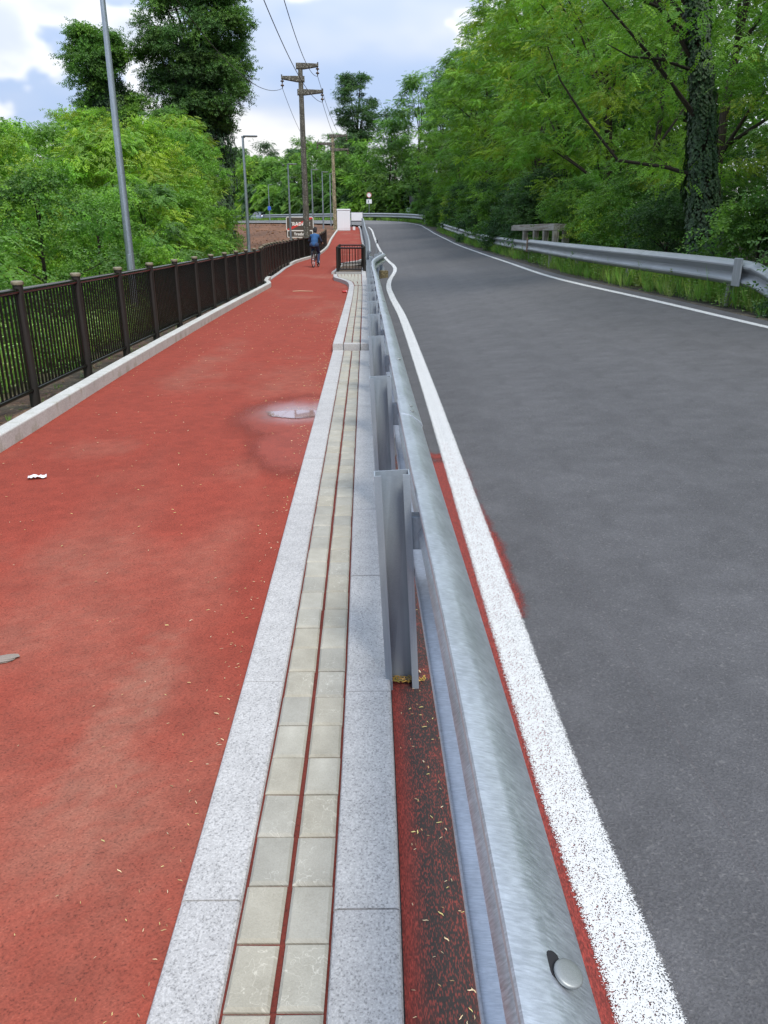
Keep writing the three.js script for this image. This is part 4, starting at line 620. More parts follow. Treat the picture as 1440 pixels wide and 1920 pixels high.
// ---- bits on the ground
{
  const r = rng(77);
  const paper = thing('litter_paper', 'crumpled white scrap of paper on the red path', 'litter', [-2.31, 0.004, 4.92], 0.25);
  { const g = new THREE.PlaneGeometry(0.115, 0.055, 9, 5); g.rotateX(-Math.PI / 2); const p = g.attributes.position; for (let i = 0; i < p.count; i++) p.setXYZ(i, p.getX(i) + 0.006 * (r() - 0.5), 0.004 + 0.016 * r(), p.getZ(i) + 0.008 * (r() - 0.5)); g.computeVertexNormals(); part(paper, 'sheet', g, S({ color: lin(0.75, 0.75, 0.76), roughness: 0.8, side: THREE.DoubleSide })); }
  const can = thing('crushed_can', 'crushed red and white can lying beside the kerb strip', 'litter', [-1.06, 0.03, 21.4], 0.4);
  { const g = new THREE.CylinderGeometry(0.033, 0.033, 0.11, 14, 4); g.rotateZ(Math.PI / 2); const p = g.attributes.position; for (let i = 0; i < p.count; i++) p.setXYZ(i, p.getX(i), p.getY(i) * (0.7 + 0.3 * Math.abs(p.getX(i)) / 0.055), p.getZ(i)); g.computeVertexNormals(); part(can, 'body', g, S({ color: lin(0.5, 0.05, 0.05), roughness: 0.35, metalness: 0.3 })); const e = new THREE.CylinderGeometry(0.03, 0.03, 0.012, 14); e.rotateZ(Math.PI / 2); e.translate(0.058, 0, 0); part(can, 'lid', e, M.cabinet); }
  const stick = thing('stick', 'pale straight stick lying across the red path', 'stick', [-2.2, 0.012, 21.8], -0.1); part(stick, 'wood', tube([W3(-0.28, 0, 0.02), W3(-0.1, 0.008, 0), W3(0.1, 0.004, -0.01), W3(0.28, 0.002, 0)], [0.008, 0.011, 0.01, 0.006], 6), S({ color: lin(0.5, 0.38, 0.24), roughness: 0.9 }));
  const slabG = new THREE.DodecahedronGeometry(0.06, 1); { const q = slabG.attributes.position; for (let i = 0; i < q.count; i++) { const k = 0.75 + 0.5 * hash(Math.round(q.getX(i) * 90), Math.round(q.getZ(i) * 90), Math.round(q.getY(i) * 90)); q.setXYZ(i, q.getX(i) * k, q.getY(i) * 0.12, q.getZ(i) * k); } slabG.computeVertexNormals(); } const stone = thing('stone_chip', 'flat pale stone chip at the left edge of the red path', 'stone', [-1.47, 0.005, 2.6], 0.3); slabG.scale(1, 1, 0.5); part(stone, 'stone', slabG, S({ map: rep(T.granite, 3, 3), color: lin(0.6, 0.5, 0.42), roughness: 1 }));
  // fallen catkins, bud scales and twigs
  const bit = tube([W3(-1, 0, 0), W3(-0.3, 0.12, 0.12), W3(0.4, 0.1, -0.08), W3(1, 0, 0.1)], [0.1, 0.2, 0.22, 0.08], 5);
  const put = (name, label, n, f, cols) => { const m = new THREE.InstancedMesh(bit, S({ color: lin(1, 1, 1), roughness: 0.9 }), n), q = new THREE.Object3D(); m.name = name; m.userData = { kind: 'stuff', label, category: 'plant litter' }; for (let i = 0; i < n; i++) { const [p, s] = f(); q.position.copy(p); q.rotation.set((r() - 0.5) * 0.4, r() * 6.3, (r() - 0.5) * 0.4); q.scale.set(s, s * (0.5 + 0.6 * r()), s * (0.6 + 0.6 * r())); q.updateMatrix(); m.setMatrixAt(i, q.matrix); const c = cols[Math.floor(r() * cols.length)], k = 0.7 + 0.6 * r(); m.setColorAt(i, lin(c[0] * k, c[1] * k, c[2] * k)); } scene.add(m); };
  const pale = [[0.55, 0.42, 0.24], [0.62, 0.5, 0.32], [0.4, 0.26, 0.12], [0.6, 0.52, 0.2]];
  put('plant_litter', 'pale bits of twig and seed scattered over the red path', 900, () => { const D = 1 + 17 * Math.pow(r(), 1.3), x = r() < 0.4 ? pR(D) - 0.02 - 0.25 * r() * r() : lerp(pL(D) + 0.05, pR(D), r()); return [V(x, hP(D) + 0.006, D), 0.003 + 0.006 * r() * r() + 0.0004 * D]; }, pale);
  { const cg = new THREE.DodecahedronGeometry(1, 0), n = 1500, m = new THREE.InstancedMesh(cg, S({ map: T.soil, color: lin(1, 1, 1), roughness: 1 }), n), q = new THREE.Object3D(); m.name = 'earth_clods'; m.userData = { kind: 'stuff', label: 'clods and stones strewn over the bare earth bank', category: 'earth clods' }; for (let k = 0; k < n; k++) { const D = 38 + 62 * r(), x = -4.6 - 12 * r() - 0.05 * D; q.position.set(x, groundH(x, D) + 0.02, -D); q.rotation.set(r() * 6, r() * 6, r() * 6); const z = 0.015 + 0.06 * r() * r(); q.scale.set(z * (1 + r()), z * 0.7, z * (1 + r())); q.updateMatrix(); m.setMatrixAt(k, q.matrix); const w = 0.6 + 0.8 * r(); m.setColorAt(k, lin(0.6 * w, 0.31 * w, 0.17 * w)); } scene.add(m); }
  put('gutter_litter', 'withered leaf scraps in the dirty gutter under the near guard rail', 150, () => { const D = 0.9 + 5 * Math.pow(r(), 1.5), x = sR(D) + 0.02 + 0.16 * r(); return [V(x, roadH(x, D) + 0.012, D), 0.004 + 0.006 * r() * r()]; }, pale);
  put('moss_tuft', 'tuft of ochre moss and scraps at the foot of the first post', 60, () => { const a = r(); return [V(0.02 + 0.13 * a, 0.0 + 0.015 * r(), 2.44 + 0.025 * r()), 0.007 + 0.007 * r()]; }, [[0.4, 0.24, 0.05], [0.28, 0.22, 0.05], [0.5, 0.3, 0.1]]);
  put('soil_litter', 'dry leaves and clods on the soil under the dark railing', 900, () => { const D = 4 + 22 * Math.pow(r(), 1.4), x = pL(D) - 0.16 - 0.6 * r(); return [V(x, hP(D) - 0.045 - 0.05 * (pL(D) - x), D), 0.012 + 0.02 * r() * r()]; }, [[0.2, 0.12, 0.06], [0.28, 0.18, 0.09], [0.35, 0.26, 0.16], [0.1, 0.13, 0.03]]);
}
function W3(x, y, z) { return new THREE.Vector3(x, y, z); }
// ---- foliage
function leafQuads(list) {   // each leaf: base, tip, half width, fold normal -> two or four faces folded on the midrib
  const pos = [], idx = [];
  for (const [b, t, w, n] of list) {
    const B = new THREE.Vector3(...b), Tp = new THREE.Vector3(...t), ax = Tp.clone().sub(B), N = new THREE.Vector3(...n).normalize(), sd = new THREE.Vector3().crossVectors(ax, N).normalize(), m = B.clone().addScaledVector(ax, 0.45), s = pos.length / 3, l = m.clone().addScaledVector(sd, w).addScaledVector(N, 0.25 * w), r = m.clone().addScaledVector(sd, -w).addScaledVector(N, 0.25 * w);
    for (const p of [B, l, Tp, r]) pos.push(p.x, p.y, p.z);
    idx.push(s, s + 1, s + 2, s, s + 2, s + 3);
  }
  const g = new THREE.BufferGeometry(); g.setAttribute('position', new THREE.Float32BufferAttribute(pos, 3)); g.setIndex(idx); const q = g.toNonIndexed(); q.computeVertexNormals(); return q;
}
const frond = (() => { const L = []; for (let k = 0; k < 5; k++) { const x = 0.1 + 0.18 * k, y = -0.22 * x * x, s = 0.2 * (1 - 0.35 * Math.abs(k - 2) / 2); for (const d of [-1, 1]) L.push([[x, y, 0.01 * d], [x + 0.07, y - 0.045, d * s], 0.09, [0.1, 1, 0]]); } L.push([[0.93, -0.19, 0], [1.08, -0.27, 0], 0.055, [0, 1, 0]]); return leafQuads(L); })();
const frondSparse = (() => { const L = []; for (let k = 0; k < 4; k++) { const x = 0.12 + 0.22 * k, y = -0.22 * x * x, s = 0.22 * (1 - 0.3 * Math.abs(k - 1.5) / 1.5); for (const d of [-1, 1]) L.push([[x, y, 0.01 * d], [x + 0.1, y - 0.05, d * s], 0.12, [0.1, 1, 0]]); } L.push([[0.9, -0.18, 0], [1.1, -0.27, 0], 0.12, [0, 1, 0]]); return leafQuads(L); })();
const twig = (() => { const r = rng(5), L = []; for (let k = 0; k < 9; k++) { const x = 0.08 + 0.1 * k, a = k * 2.4, d = [Math.cos(a) * 0.26, Math.sin(a) * 0.2 - 0.03]; L.push([[x, -0.1 * x * x, 0], [x + 0.18, -0.1 * x * x + d[1], d[0]], 0.095, [0.2 * (r() - 0.5), 1, 0.3 * (r() - 0.5)]]); } return leafQuads(L); })();
const ivyLeaf = (() => { const r = rng(6), L = []; for (let k = 0; k < 6; k++) { const y = 0.35 - 0.16 * k, x = (r() - 0.5) * 0.5; L.push([[0.02, y + 0.12, x], [0.16, y - 0.2, x + (r() - 0.5) * 0.2], 0.16, [1, 0.35, (r() - 0.5) * 0.8]]); } return leafQuads(L); })();
const tuft = (() => { const r = rng(8), L = []; for (let k = 0; k < 11; k++) { const a = r() * 6.3, s = 0.15 + 0.45 * r(), h = 0.6 + 0.45 * r(); L.push([[Math.cos(a) * 0.1, 0, Math.sin(a) * 0.1], [Math.cos(a) * s, h, Math.sin(a) * s], 0.022, [Math.cos(a + 1.2), 0.2, Math.sin(a + 1.2)]]); } return leafQuads(L); })();
const weed = (() => { const r = rng(9), L = []; for (let k = 0; k < 12; k++) { const a = k * 2.4, y = 0.08 + 0.07 * k, s = 0.38 * (1 - 0.4 * k / 12); L.push([[0, y, 0], [Math.cos(a) * s, y + 0.1 * (r() - 0.2), Math.sin(a) * s], 0.10, [0, 1, 0]]); } return leafQuads(L); })();
function instances(name, geo, mat, list, parent, extra) {
  const m = new THREE.InstancedMesh(geo, mat, list.length); m.name = name; m.userData = { kind: 'stuff', ...(extra || {}) };
  list.forEach((e, i) => { m.setMatrixAt(i, e.m); m.setColorAt(i, e.c); }); parent.add(m); return m;
}
const _x = new THREE.Vector3(), _y = new THREE.Vector3(), _z = new THREE.Vector3(), UPV = new THREE.Vector3(0, 1, 0);
function along(p, dir, s, r, flat = 0.5) { _x.copy(dir).normalize(); _y.set((r() - 0.5) * (1 - flat) * 2, 1, (r() - 0.5) * (1 - flat) * 2); _z.crossVectors(_x, _y).normalize(); _y.crossVectors(_z, _x); const m = new THREE.Matrix4().makeBasis(_x.clone().multiplyScalar(s), _y.clone().multiplyScalar(s), _z.clone().multiplyScalar(s)); m.setPosition(p); return m; }
// hues of leaves, linear base colours
const HUE = {
  lime: [[0.255, 0.44, 0.026], [0.205, 0.41, 0.026], [0.32, 0.46, 0.03], [0.175, 0.37, 0.028]],
  fresh: [[0.165, 0.37, 0.03], [0.14, 0.33, 0.03], [0.20, 0.40, 0.028]],
  mid: [[0.12, 0.28, 0.03], [0.095, 0.24, 0.03], [0.15, 0.31, 0.028]],
  deep: [[0.06, 0.15, 0.032], [0.048, 0.128, 0.032], [0.078, 0.178, 0.032]],
  forest: [[0.085, 0.205, 0.032], [0.065, 0.165, 0.03], [0.11, 0.235, 0.03]],
  ivy: [[0.022, 0.062, 0.016], [0.017, 0.05, 0.015], [0.032, 0.08, 0.018]],
};
function tree(o) {
  const r = rng(o.seed), y = o.y ?? groundH(o.x, o.D), t = thing(o.name, o.label, o.category || 'tree', [o.x, y, o.D], 0, o.group), H = o.H, R = o.R, c0 = o.c0 ?? 0.25, parts = [], lx = (o.lean ?? [0, 0]);
  const trunkTop = H * (o.stem ?? 0.8), axis = (h) => new THREE.Vector3(lx[0] * (Math.max(h, 0) / H) ** 1.4 + 0.15 * Math.sin(h * 0.7 + o.seed), h, -lx[1] * (Math.max(h, 0) / H) ** 1.4 + 0.15 * Math.cos(h * 0.6 + o.seed * 2)), r0 = o.r0 ?? 0.012 * H + 0.03;
  { const n = 9, pts = [], rad = []; for (let k = 0; k <= n; k++) { const h = -0.3 + (trunkTop + 0.3) * k / n; pts.push(axis(h)); rad.push(r0 * (1 - 0.8 * k / n) * (k === 0 ? 1.35 : 1)); } parts.push(tube(pts, rad, 9)); }
  const shape = o.shape || ((s) => Math.sqrt(Math.max(0.05, Math.sin(Math.PI * clamp(0.12 + 0.82 * s)))));
  const clumps = [], nC = o.clumps;
  for (let k = 0, guard = 0; k < nC && guard < nC * 12; guard++) {
    const s = r(), h = H * lerp(c0, 1, s), a = r() * 2 * Math.PI, lob = 0.78 + 0.44 * vnoise(a / 6.2832 * 5, s * 4, 0, o.seed + 3), rr = R * shape(s) * lob * Math.sqrt(lerp(0.22, 1, r()));
    const p = axis(h).add(new THREE.Vector3(Math.cos(a) * rr, 0, Math.sin(a) * rr));
    if (vnoise(p.x * 0.9 + 50, p.y * 0.9 + p.z * 0.6, 0, o.seed + 5) < (o.gaps ?? 0.26)) continue;
    clumps.push({ p, s, a, rr }); k++;
  }
  // limbs towards some of the clumps
  const nl = o.limbs ?? 9;
  for (let k = 0; k < nl; k++) { const c = clumps[Math.floor(r() * clumps.length)], h0 = clamp(c.p.y * 0.62, 0.3 * c0 * H + 0.3, trunkTop * 0.95), a = axis(h0), b = c.p, m = a.clone().lerp(b, 0.5); m.y += 0.12 * (b.y - a.y) - 0.06 * c.rr; const rl = r0 * 0.42 * (1 - h0 / H * 0.6); parts.push(tube([a, a.clone().lerp(m, 0.55), m, m.clone().lerp(b, 0.55), b], [rl, rl * 0.8, rl * 0.6, rl * 0.4, rl * 0.15], 6)); }
  for (const l of o.extraLimbs || []) parts.push(tube(l.pts.map((q) => new THREE.Vector3(q[0] - o.x, q[1] - y, -(q[2] - o.D))), l.rad, 7));
  part(t, 'trunk', merge(parts), M.bark);
  const list = [], hue = HUE[o.hue], per = o.per, rc = o.rc ?? 0.5, size = o.size ?? 0.3, dir = new THREE.Vector3(), p = new THREE.Vector3();
  for (const c of clumps) {
    const col = hue[Math.floor(r() * hue.length)], k0 = 0.66 + 0.62 * r(), q = rc * (0.6 + 0.6 * r());
    for (let k = 0; k < per; k++) {
      const g = () => (r() + r() + r() - 1.5) * 0.95; p.set(c.p.x + q * g(), c.p.y + q * (o.flat ?? 0.55) * g(), c.p.z + q * g());
      dir.set(p.x - c.p.x + 0.25 * Math.cos(c.a) * q + 1.5 * (r() - 0.5) * q, (r() - 0.5) * 0.9 * q - (o.droop ?? 0.15) * q, p.z - c.p.z + 0.25 * Math.sin(c.a) * q + 1.5 * (r() - 0.5) * q);
      if (dir.lengthSq() < 1e-6) dir.set(1, 0, 0);
      const kk = k0 * (0.8 + 0.4 * r()); list.push({ m: along(p, dir, size * (0.6 + 0.6 * r()), r, 0.3), c: lin(col[0] * kk, col[1] * kk, col[2] * kk) });
    }
  }
  for (const l of o.extraLimbs || []) l.pts.slice(1).forEach((q, i) => { const n = l.leaf ?? 30; for (let k = 0; k < n; k++) { const w = l.pts[i], u = r(), v = new THREE.Vector3(lerp(w[0], q[0], u) - o.x + (r() - 0.5) * 1.1, lerp(w[1], q[1], u) - y + (r() - 0.6) * 0.7, -(lerp(w[2], q[2], u) - o.D) + (r() - 0.5) * 1.1), col = hue[Math.floor(r() * hue.length)]; dir.set(r() - 0.7, -0.25, r() - 0.5); list.push({ m: along(v, dir, size * (0.7 + 0.6 * r()), r, 0.55), c: lin(...col) }); } });
  instances('crown', o.leaf || frond, M.leaf, list, t);
  if (o.ivy) {   // ivy wrapped round the trunk
    const il = [], [h0, h1, w0, w1, n] = o.ivy; for (let k = 0; k < n; k++) { const u = r(), h = lerp(h0, h1, u), a = r() * 6.2832, q = lerp(w0, w1, u) * (0.7 + 0.55 * vnoise(a * 1.3, h * 1.6, 0, o.seed + 9)) * (0.75 + 0.3 * r()), v = axis(h).add(new THREE.Vector3(Math.cos(a) * q, 0, Math.sin(a) * q)); _x.set(Math.cos(a), 0.1 * (r() - 0.5), Math.sin(a)).normalize(); _y.set((r() - 0.5) * 0.5, 1, (r() - 0.5) * 0.5); _z.crossVectors(_x, _y).normalize(); _y.crossVectors(_z, _x); const s = (o.ivySize ?? 0.3) * (0.7 + 0.6 * r()), m = new THREE.Matrix4().makeBasis(_x.clone().multiplyScalar(s), _y.clone().multiplyScalar(s), _z.clone().multiplyScalar(s)); m.setPosition(v); const c = HUE.ivy[Math.floor(r() * 3)], kk = 0.8 + 0.5 * r(); il.push({ m, c: lin(c[0] * kk, c[1] * kk, c[2] * kk) }); }
    instances('ivy', ivyLeaf, M.ivy, il, t);
  }
  return t;
}
const bushShape = (s) => Math.sqrt(Math.max(0.12, 1 - Math.pow(clamp(1.15 * s - 0.12), 2.2)));
let seed = 1000;
// left: bright young trees and shrubs behind the railing
const LT = [
  // x, D, H, R, hue, name
  [-6.6, 7.0, 2.7, 1.8, 'fresh', 'shrub'], [-5.9, 9.6, 2.7, 1.5, 'mid', 'shrub'], [-6.9, 12.0, 3.2, 1.9, 'fresh', 'shrub'], [-6.4, 15.5, 2.9, 1.6, 'mid', 'shrub'], [-6.6, 19.0, 2.8, 1.6, 'fresh', 'shrub'], [-6.9, 23.5, 3.0, 1.7, 'mid', 'shrub'], [-7.3, 28.5, 3.3, 1.7, 'fresh', 'shrub'],
  [-9.3, 10.5, 3.5, 2.3, 'fresh', 'robinia_tree'], [-10.3, 14.5, 3.7, 2.5, 'lime', 'robinia_tree'], [-9.2, 18.5, 3.9, 2.3, 'lime', 'robinia_tree'], [-9.6, 23.0, 4.5, 2.5, 'fresh', 'robinia_tree'], [-9.0, 27.5, 5.0, 2.4, 'lime', 'robinia_tree'], [-9.5, 32.5, 5.9, 2.7, 'lime', 'robinia_tree'], [-8.6, 37.0, 5.9, 2.2, 'fresh', 'robinia_tree'], [-10.2, 42.0, 6.8, 2.6, 'lime', 'robinia_tree'],
  [-13.2, 20.0, 4.1, 2.6, 'fresh', 'robinia_tree'], [-14.0, 26.0, 4.7, 2.8, 'lime', 'robinia_tree'], [-13.4, 32.5, 5.6, 2.8, 'fresh', 'robinia_tree'], [-13.6, 39.0, 6.8, 3.0, 'lime', 'robinia_tree'], [-17.8, 34.0, 5.2, 3.2, 'mid', 'robinia_tree'], [-18.5, 43.0, 6.4, 3.2, 'fresh', 'robinia_tree'], [-23.0, 46.0, 7.4, 3.2, 'deep', 'robinia_tree'], [-12.2, 48.0, 7.6, 2.8, 'mid', 'robinia_tree'],
];
const LL = ['leafy shrub nearest the camera at the left picture edge behind the railing', 'low dark shrub behind the second bay of the railing', 'bushy shrub against the railing left of the first street lamp', 'low darker shrub just behind the foot of the first street lamp', 'rounded shrub right of the first street lamp behind the railing', 'darker shrub behind the middle of the railing', 'shrub at the right end of the left thicket beside the earth bank',
  'young tree at the far left edge above the shrubs', 'yellow green young tree at the left edge of the thicket', 'bright lime young tree left of the first street lamp', 'fresh green young tree crossed by the first street lamp', 'lime green young tree right of the first street lamp', 'tallest lime young tree in the middle of the left thicket', 'fresh green young tree just left of the second street lamp', 'lime young tree behind the second street lamp', 'green tree behind the left edge trees', 'lime tree deep in the thicket on the far left', 'green tree under the left tall tree', 'lime tree under the big dark tree', 'dull green tree at the back of the left edge', 'pale green tree rising behind the left thicket', 'dark tree top at the very left of the skyline', 'dull green tree at the foot of the big dark tree'];
LT.forEach(([x, D, H, R, hue, name], i) => { const sh = name === 'shrub', b = D < 16; tree({ name, label: LL[i], category: sh ? 'shrub' : 'tree', group: sh ? 'shrubs behind the railing' : 'young trees of the left thicket', x, D, H, R, hue, seed: seed++, c0: sh ? 0.02 : 0.06, clumps: Math.round((sh ? 75 : 115) * (R / 2) ** 1.3 * (H / 4) ** 0.6), per: D < 30 ? 40 : 30, rc: 0.42, size: D < 20 ? 0.24 : 0.3, leaf: i % 3 === 2 ? frondSparse : twig, shape: bushShape, droop: 0.25, gaps: 0.22, limbs: 10, flat: 0.6 }); });
// the two tall dark trees and the thin one beyond the bend
tree({ name: 'ivy_clad_tree', label: 'tall dark ivy clad tree crossed by the first street lamp', x: -17.3, D: 54, H: 12.3, R: 2.1, hue: 'mid', seed: 2001, c0: 0.22, clumps: 300, per: 62, rc: 0.6, size: 0.42, leaf: twig, ivy: [0, 10.5, 1.6, 0.9, 3200], ivySize: 0.36, gaps: 0.3, r0: 0.35, limbs: 12 });
tree({ name: 'ivy_clad_tree', label: 'tallest and widest dark tree left of the utility poles', x: -11.9, D: 56, H: 17.2, R: 3.3, hue: 'forest', seed: 2002, c0: 0.40, clumps: 400, per: 70, rc: 0.72, size: 0.42, leaf: twig, ivy: [0, 12, 2.1, 1.3, 5600], ivySize: 0.38, gaps: 0.25, r0: 0.45, limbs: 16, shape: (s) => Math.sqrt(Math.max(0.1, Math.sin(Math.PI * clamp(0.1 + 0.75 * s)))) });
tree({ name: 'ivy_clad_tree', label: 'slender dark tree rising behind the yellowish utility pole', x: -4.0, D: 126, H: 19.6, R: 3.2, hue: 'deep', seed: 2003, c0: 0.45, clumps: 120, per: 60, rc: 0.8, size: 0.55, leaf: twig, ivy: [0, 12.5, 1.9, 1.3, 900], ivySize: 0.8, gaps: 0.36, r0: 0.4, limbs: 14 });
tree({ name: 'far_tree', label: 'pale flowering tree behind the head of the yellowish pole', x: -7.6, D: 122, H: 11.5, R: 3.0, hue: 'mid', seed: 2004, c0: 0.3, clumps: 70, per: 30, rc: 0.8, size: 0.55, leaf: twig, gaps: 0.4, limbs: 14 });
// right: the wood along the road
const RT = [
  // x, D, H, R, hue, c0
  [9.6, 7.0, 11, 3.2, 'fresh', 0.12], [10.4, 10.5, 12, 3.4, 'lime', 0.10], [12.2, 14.0, 13, 3.4, 'mid', 0.08], [8.6, 14.6, 7.5, 2.2, 'fresh', 0.1], [8.2, 20.5, 11, 3.0, 'lime', 0.2], [11.6, 22.0, 14, 3.6, 'mid', 0.08], [8.0, 25.5, 9.5, 2.7, 'fresh', 0.12], [7.8, 30.0, 12.5, 3.1, 'lime', 0.15], [11.4, 32.0, 15.5, 3.8, 'deep', 0.08], [7.7, 35.5, 11.5, 2.8, 'fresh', 0.12], [7.6, 41.0, 14.0, 3.2, 'lime', 0.18], [11.0, 44.0, 16.5, 3.8, 'mid', 0.1], [7.6, 47.0, 12.0, 2.8, 'fresh', 0.1], [7.7, 53.5, 15.5, 3.2, 'lime', 0.15], [11.4, 57.0, 17.0, 3.8, 'deep', 0.1], [7.8, 60.0, 13.5, 3.0, 'fresh', 0.1], [7.9, 67.0, 15.5, 3.3, 'mid', 0.1], [7.6, 74.0, 14.0, 3.1, 'fresh', 0.1], [11.5, 71.0, 17.0, 3.8, 'mid', 0.1], [7.2, 82.0, 15.0, 3.3, 'mid', 0.08], [6.2, 90.0, 13.5, 3.2, 'fresh', 0.06], [9.5, 96.0, 16.0, 3.8, 'deep', 0.06],
];
const RL2 = ['leafy tree at the right edge nearest the camera', 'lime green tree at the top right corner', 'dull green tree behind the ivy clad trunk', 'slim young tree right beside the ivy clad trunk', 'lime tree left of the ivy clad trunk over the guard rail', 'dark green tall tree left behind the ivy clad trunk', 'low fresh green tree above the concrete parapet', 'yellow green tree behind the concrete parapet', 'tall dark tree behind the parapet trees', 'fresh green tree left of the parapet', 'lime feathery tree in the middle of the right wood', 'tall dull green tree behind the lime feathery one', 'fresh lower tree along the receding guard rail', 'tall lime tree where the right wood meets the sky', 'darkest tall tree on the right skyline', 'lower fresh tree along the road towards the bend', 'dull green tall tree towards the bend', 'fresh tree near the end of the right guard rail', 'tall tree behind the right skyline towards the bend', 'bushy green tree at the end of the right guard rail', 'low fresh tree at the outer corner of the bend', 'dark tree at the back of the bend corner'];
RT.forEach(([x, D, H, R, hue, c0], i) => tree({ name: 'woodland_tree', label: RL2[i], group: 'trees of the right wood', x, D, H, R, hue, seed: seed++, c0, clumps: Math.round(150 * (R / 3) ** 1.5 * (H / 12)), per: D < 26 ? 62 : D < 50 ? 46 : 34, rc: 0.56, size: D < 26 ? 0.24 : D < 50 ? 0.31 : 0.42, leaf: D < 30 ? frond : frondSparse, gaps: 0.27, droop: 0.2, limbs: 12, flat: 0.45 }));
tree({ name: 'ivy_clad_tree', label: 'ivy clad trunk with long bare dark limbs at the right', x: 6.8, D: 16.6, H: 10.5, R: 3.0, hue: 'fresh', seed: 3001, c0: 0.36, clumps: 130, per: 34, rc: 0.6, size: 0.28, ivy: [0, 6.0, 0.44, 0.14, 2600], ivySize: 0.17, gaps: 0.3, r0: 0.15, lean: [-3.2, 0], limbs: 8,
  extraLimbs: [{ pts: [[5.67, 5.0, 16.6], [4.92, 5.35, 16.2], [4.12, 5.5, 15.8], [3.32, 5.4, 15.4], [2.62, 5.5, 15.0]], rad: [0.034, 0.028, 0.022, 0.016, 0.007], leaf: 26 }, { pts: [[5.85, 4.4, 16.6], [5.05, 4.5, 16.1], [4.35, 4.45, 15.6], [3.85, 4.55, 15.2]], rad: [0.031, 0.025, 0.016, 0.007], leaf: 20 }, { pts: [[6.40, 2.5, 16.6], [5.65, 2.75, 16.9], [4.75, 2.9, 17.2], [4.05, 3.7, 17.4], [3.55, 4.4, 17.6], [3.25, 5.0, 17.6]], rad: [0.043, 0.037, 0.031, 0.025, 0.017, 0.009], leaf: 18 }, { pts: [[4.92, 5.35, 16.2], [4.42, 6.1, 16.2], [3.72, 6.9, 16.0]], rad: [0.022, 0.015, 0.006], leaf: 26 }] });
// shrubs under the right wood
const RS = [[7.2, 8.5, 2.0, 1.5, 'mid'], [6.9, 11.6, 1.9, 1.3, 'deep'], [6.7, 14.2, 1.7, 1.1, 'mid'], [6.5, 18.4, 1.9, 1.2, 'deep'], [6.3, 21.6, 2.3, 1.3, 'mid'], [6.25, 24.6, 1.9, 1.0, 'lime'], [6.6, 28.0, 2.6, 1.4, 'mid'], [6.3, 32.5, 3.2, 1.4, 'deep'], [6.3, 37.5, 3.0, 1.5, 'deep'], [6.2, 43.5, 3.2, 1.5, 'mid'], [6.3, 50, 3.4, 1.6, 'deep'], [6.3, 57, 3.4, 1.6, 'mid'], [6.2, 64, 3.4, 1.6, 'deep'], [5.9, 70.5, 3.0, 1.4, 'lime'], [5.6, 77, 3.4, 1.7, 'mid'], [4.9, 90.5, 3.6, 2.0, 'mid'], [6.0, 85.0, 3.6, 2.0, 'deep']];
const SL = ['shrub behind the low end of the right guard rail', 'dark shrub at the foot of the wood on the right edge', 'low shrub beside the ivy clad trunk', 'dark shrub left of the ivy clad trunk', 'leafy shrub right of the concrete parapet', 'bright lime shrub against the right end of the concrete parapet', 'shrub behind the concrete parapet', 'dark shrub left of the concrete parapet', 'second dark shrub left of the concrete parapet', 'shrub along the receding guard rail, third from the parapet', 'dark shrub half way along the receding guard rail', 'shrub past the middle of the receding guard rail', 'dark shrub near the far end of the receding guard rail', 'bright shrub at the far end of the receding guard rail', 'shrub where the right edge line starts to bend', 'large shrub on the outer corner of the far bend', 'dark shrub just before the far bend'];
RS.forEach(([x, D, H, R, hue], i) => tree({ name: 'shrub', label: SL[i], category: 'shrub', group: 'shrubs under the right wood', x, D, H, R, hue, seed: seed++, c0: 0.02, clumps: Math.round(70 * (R / 1.3) ** 1.4), per: D < 30 ? 30 : 20, rc: 0.36, size: D < 30 ? 0.24 : 0.4, leaf: twig, shape: bushShape, gaps: 0.2, limbs: 8, flat: 0.7 }));
// woods behind the bend
const FT = [[4.2, 100, 16, 4.0, 'mid'], [7.5, 104, 17, 4.0, 'deep'], [0.8, 104, 11.5, 3.6, 'mid'], [-2.4, 107, 9.5, 3.4, 'fresh'], [-5.8, 111, 9.0, 3.4, 'mid'], [-9.4, 115, 8.6, 3.2, 'mid'], [-12.8, 120, 9.0, 3.4, 'fresh'], [-16.6, 125, 8.6, 3.2, 'mid'], [-20.5, 130, 9.4, 3.6, 'lime'], [-25.0, 136, 9.6, 3.8, 'mid'], [-30, 142, 10, 4, 'fresh'], [-36, 150, 11, 4.2, 'mid'], [-13.0, 136, 12.5, 3.6, 'mid'], [-20.5, 146, 12.5, 3.8, 'deep'], [-28, 156, 12.5, 4, 'mid'], [1.5, 116, 14.0, 4.0, 'deep'], [-5.5, 121, 11.0, 3.8, 'deep'], [-17, 66, 6.4, 2.8, 'lime'], [-21, 76, 7.5, 3.2, 'fresh'], [-26, 90, 8.5, 3.6, 'mid'], [-31, 108, 9.5, 4, 'fresh']];
const FL = ['tall tree right of the far bend against the sky', 'dark tall tree behind the far bend corner', 'tree straight above the end of the road', 'tree behind the white notice board', 'tree behind the yellowish utility pole', 'tree between the two utility poles, near row', 'fresh tree left of the dark utility pole', 'tree behind the town sign', 'lime tree behind the parked car', 'tree left above the parked car', 'fresh tree left of the car behind the second street lamp', 'tree at the back far left of the bend', 'taller tree behind the town sign row', 'dark tall tree behind the car', 'tall tree at the back left of the car', 'dark tree at the back above the end of the road', 'dark tree at the back between the poles and the notice board', 'lime tree at the right rear of the left thicket', 'fresh tree behind the left thicket above the bank', 'tree behind the left thicket near the car', 'tree left of the car on the bank top'];
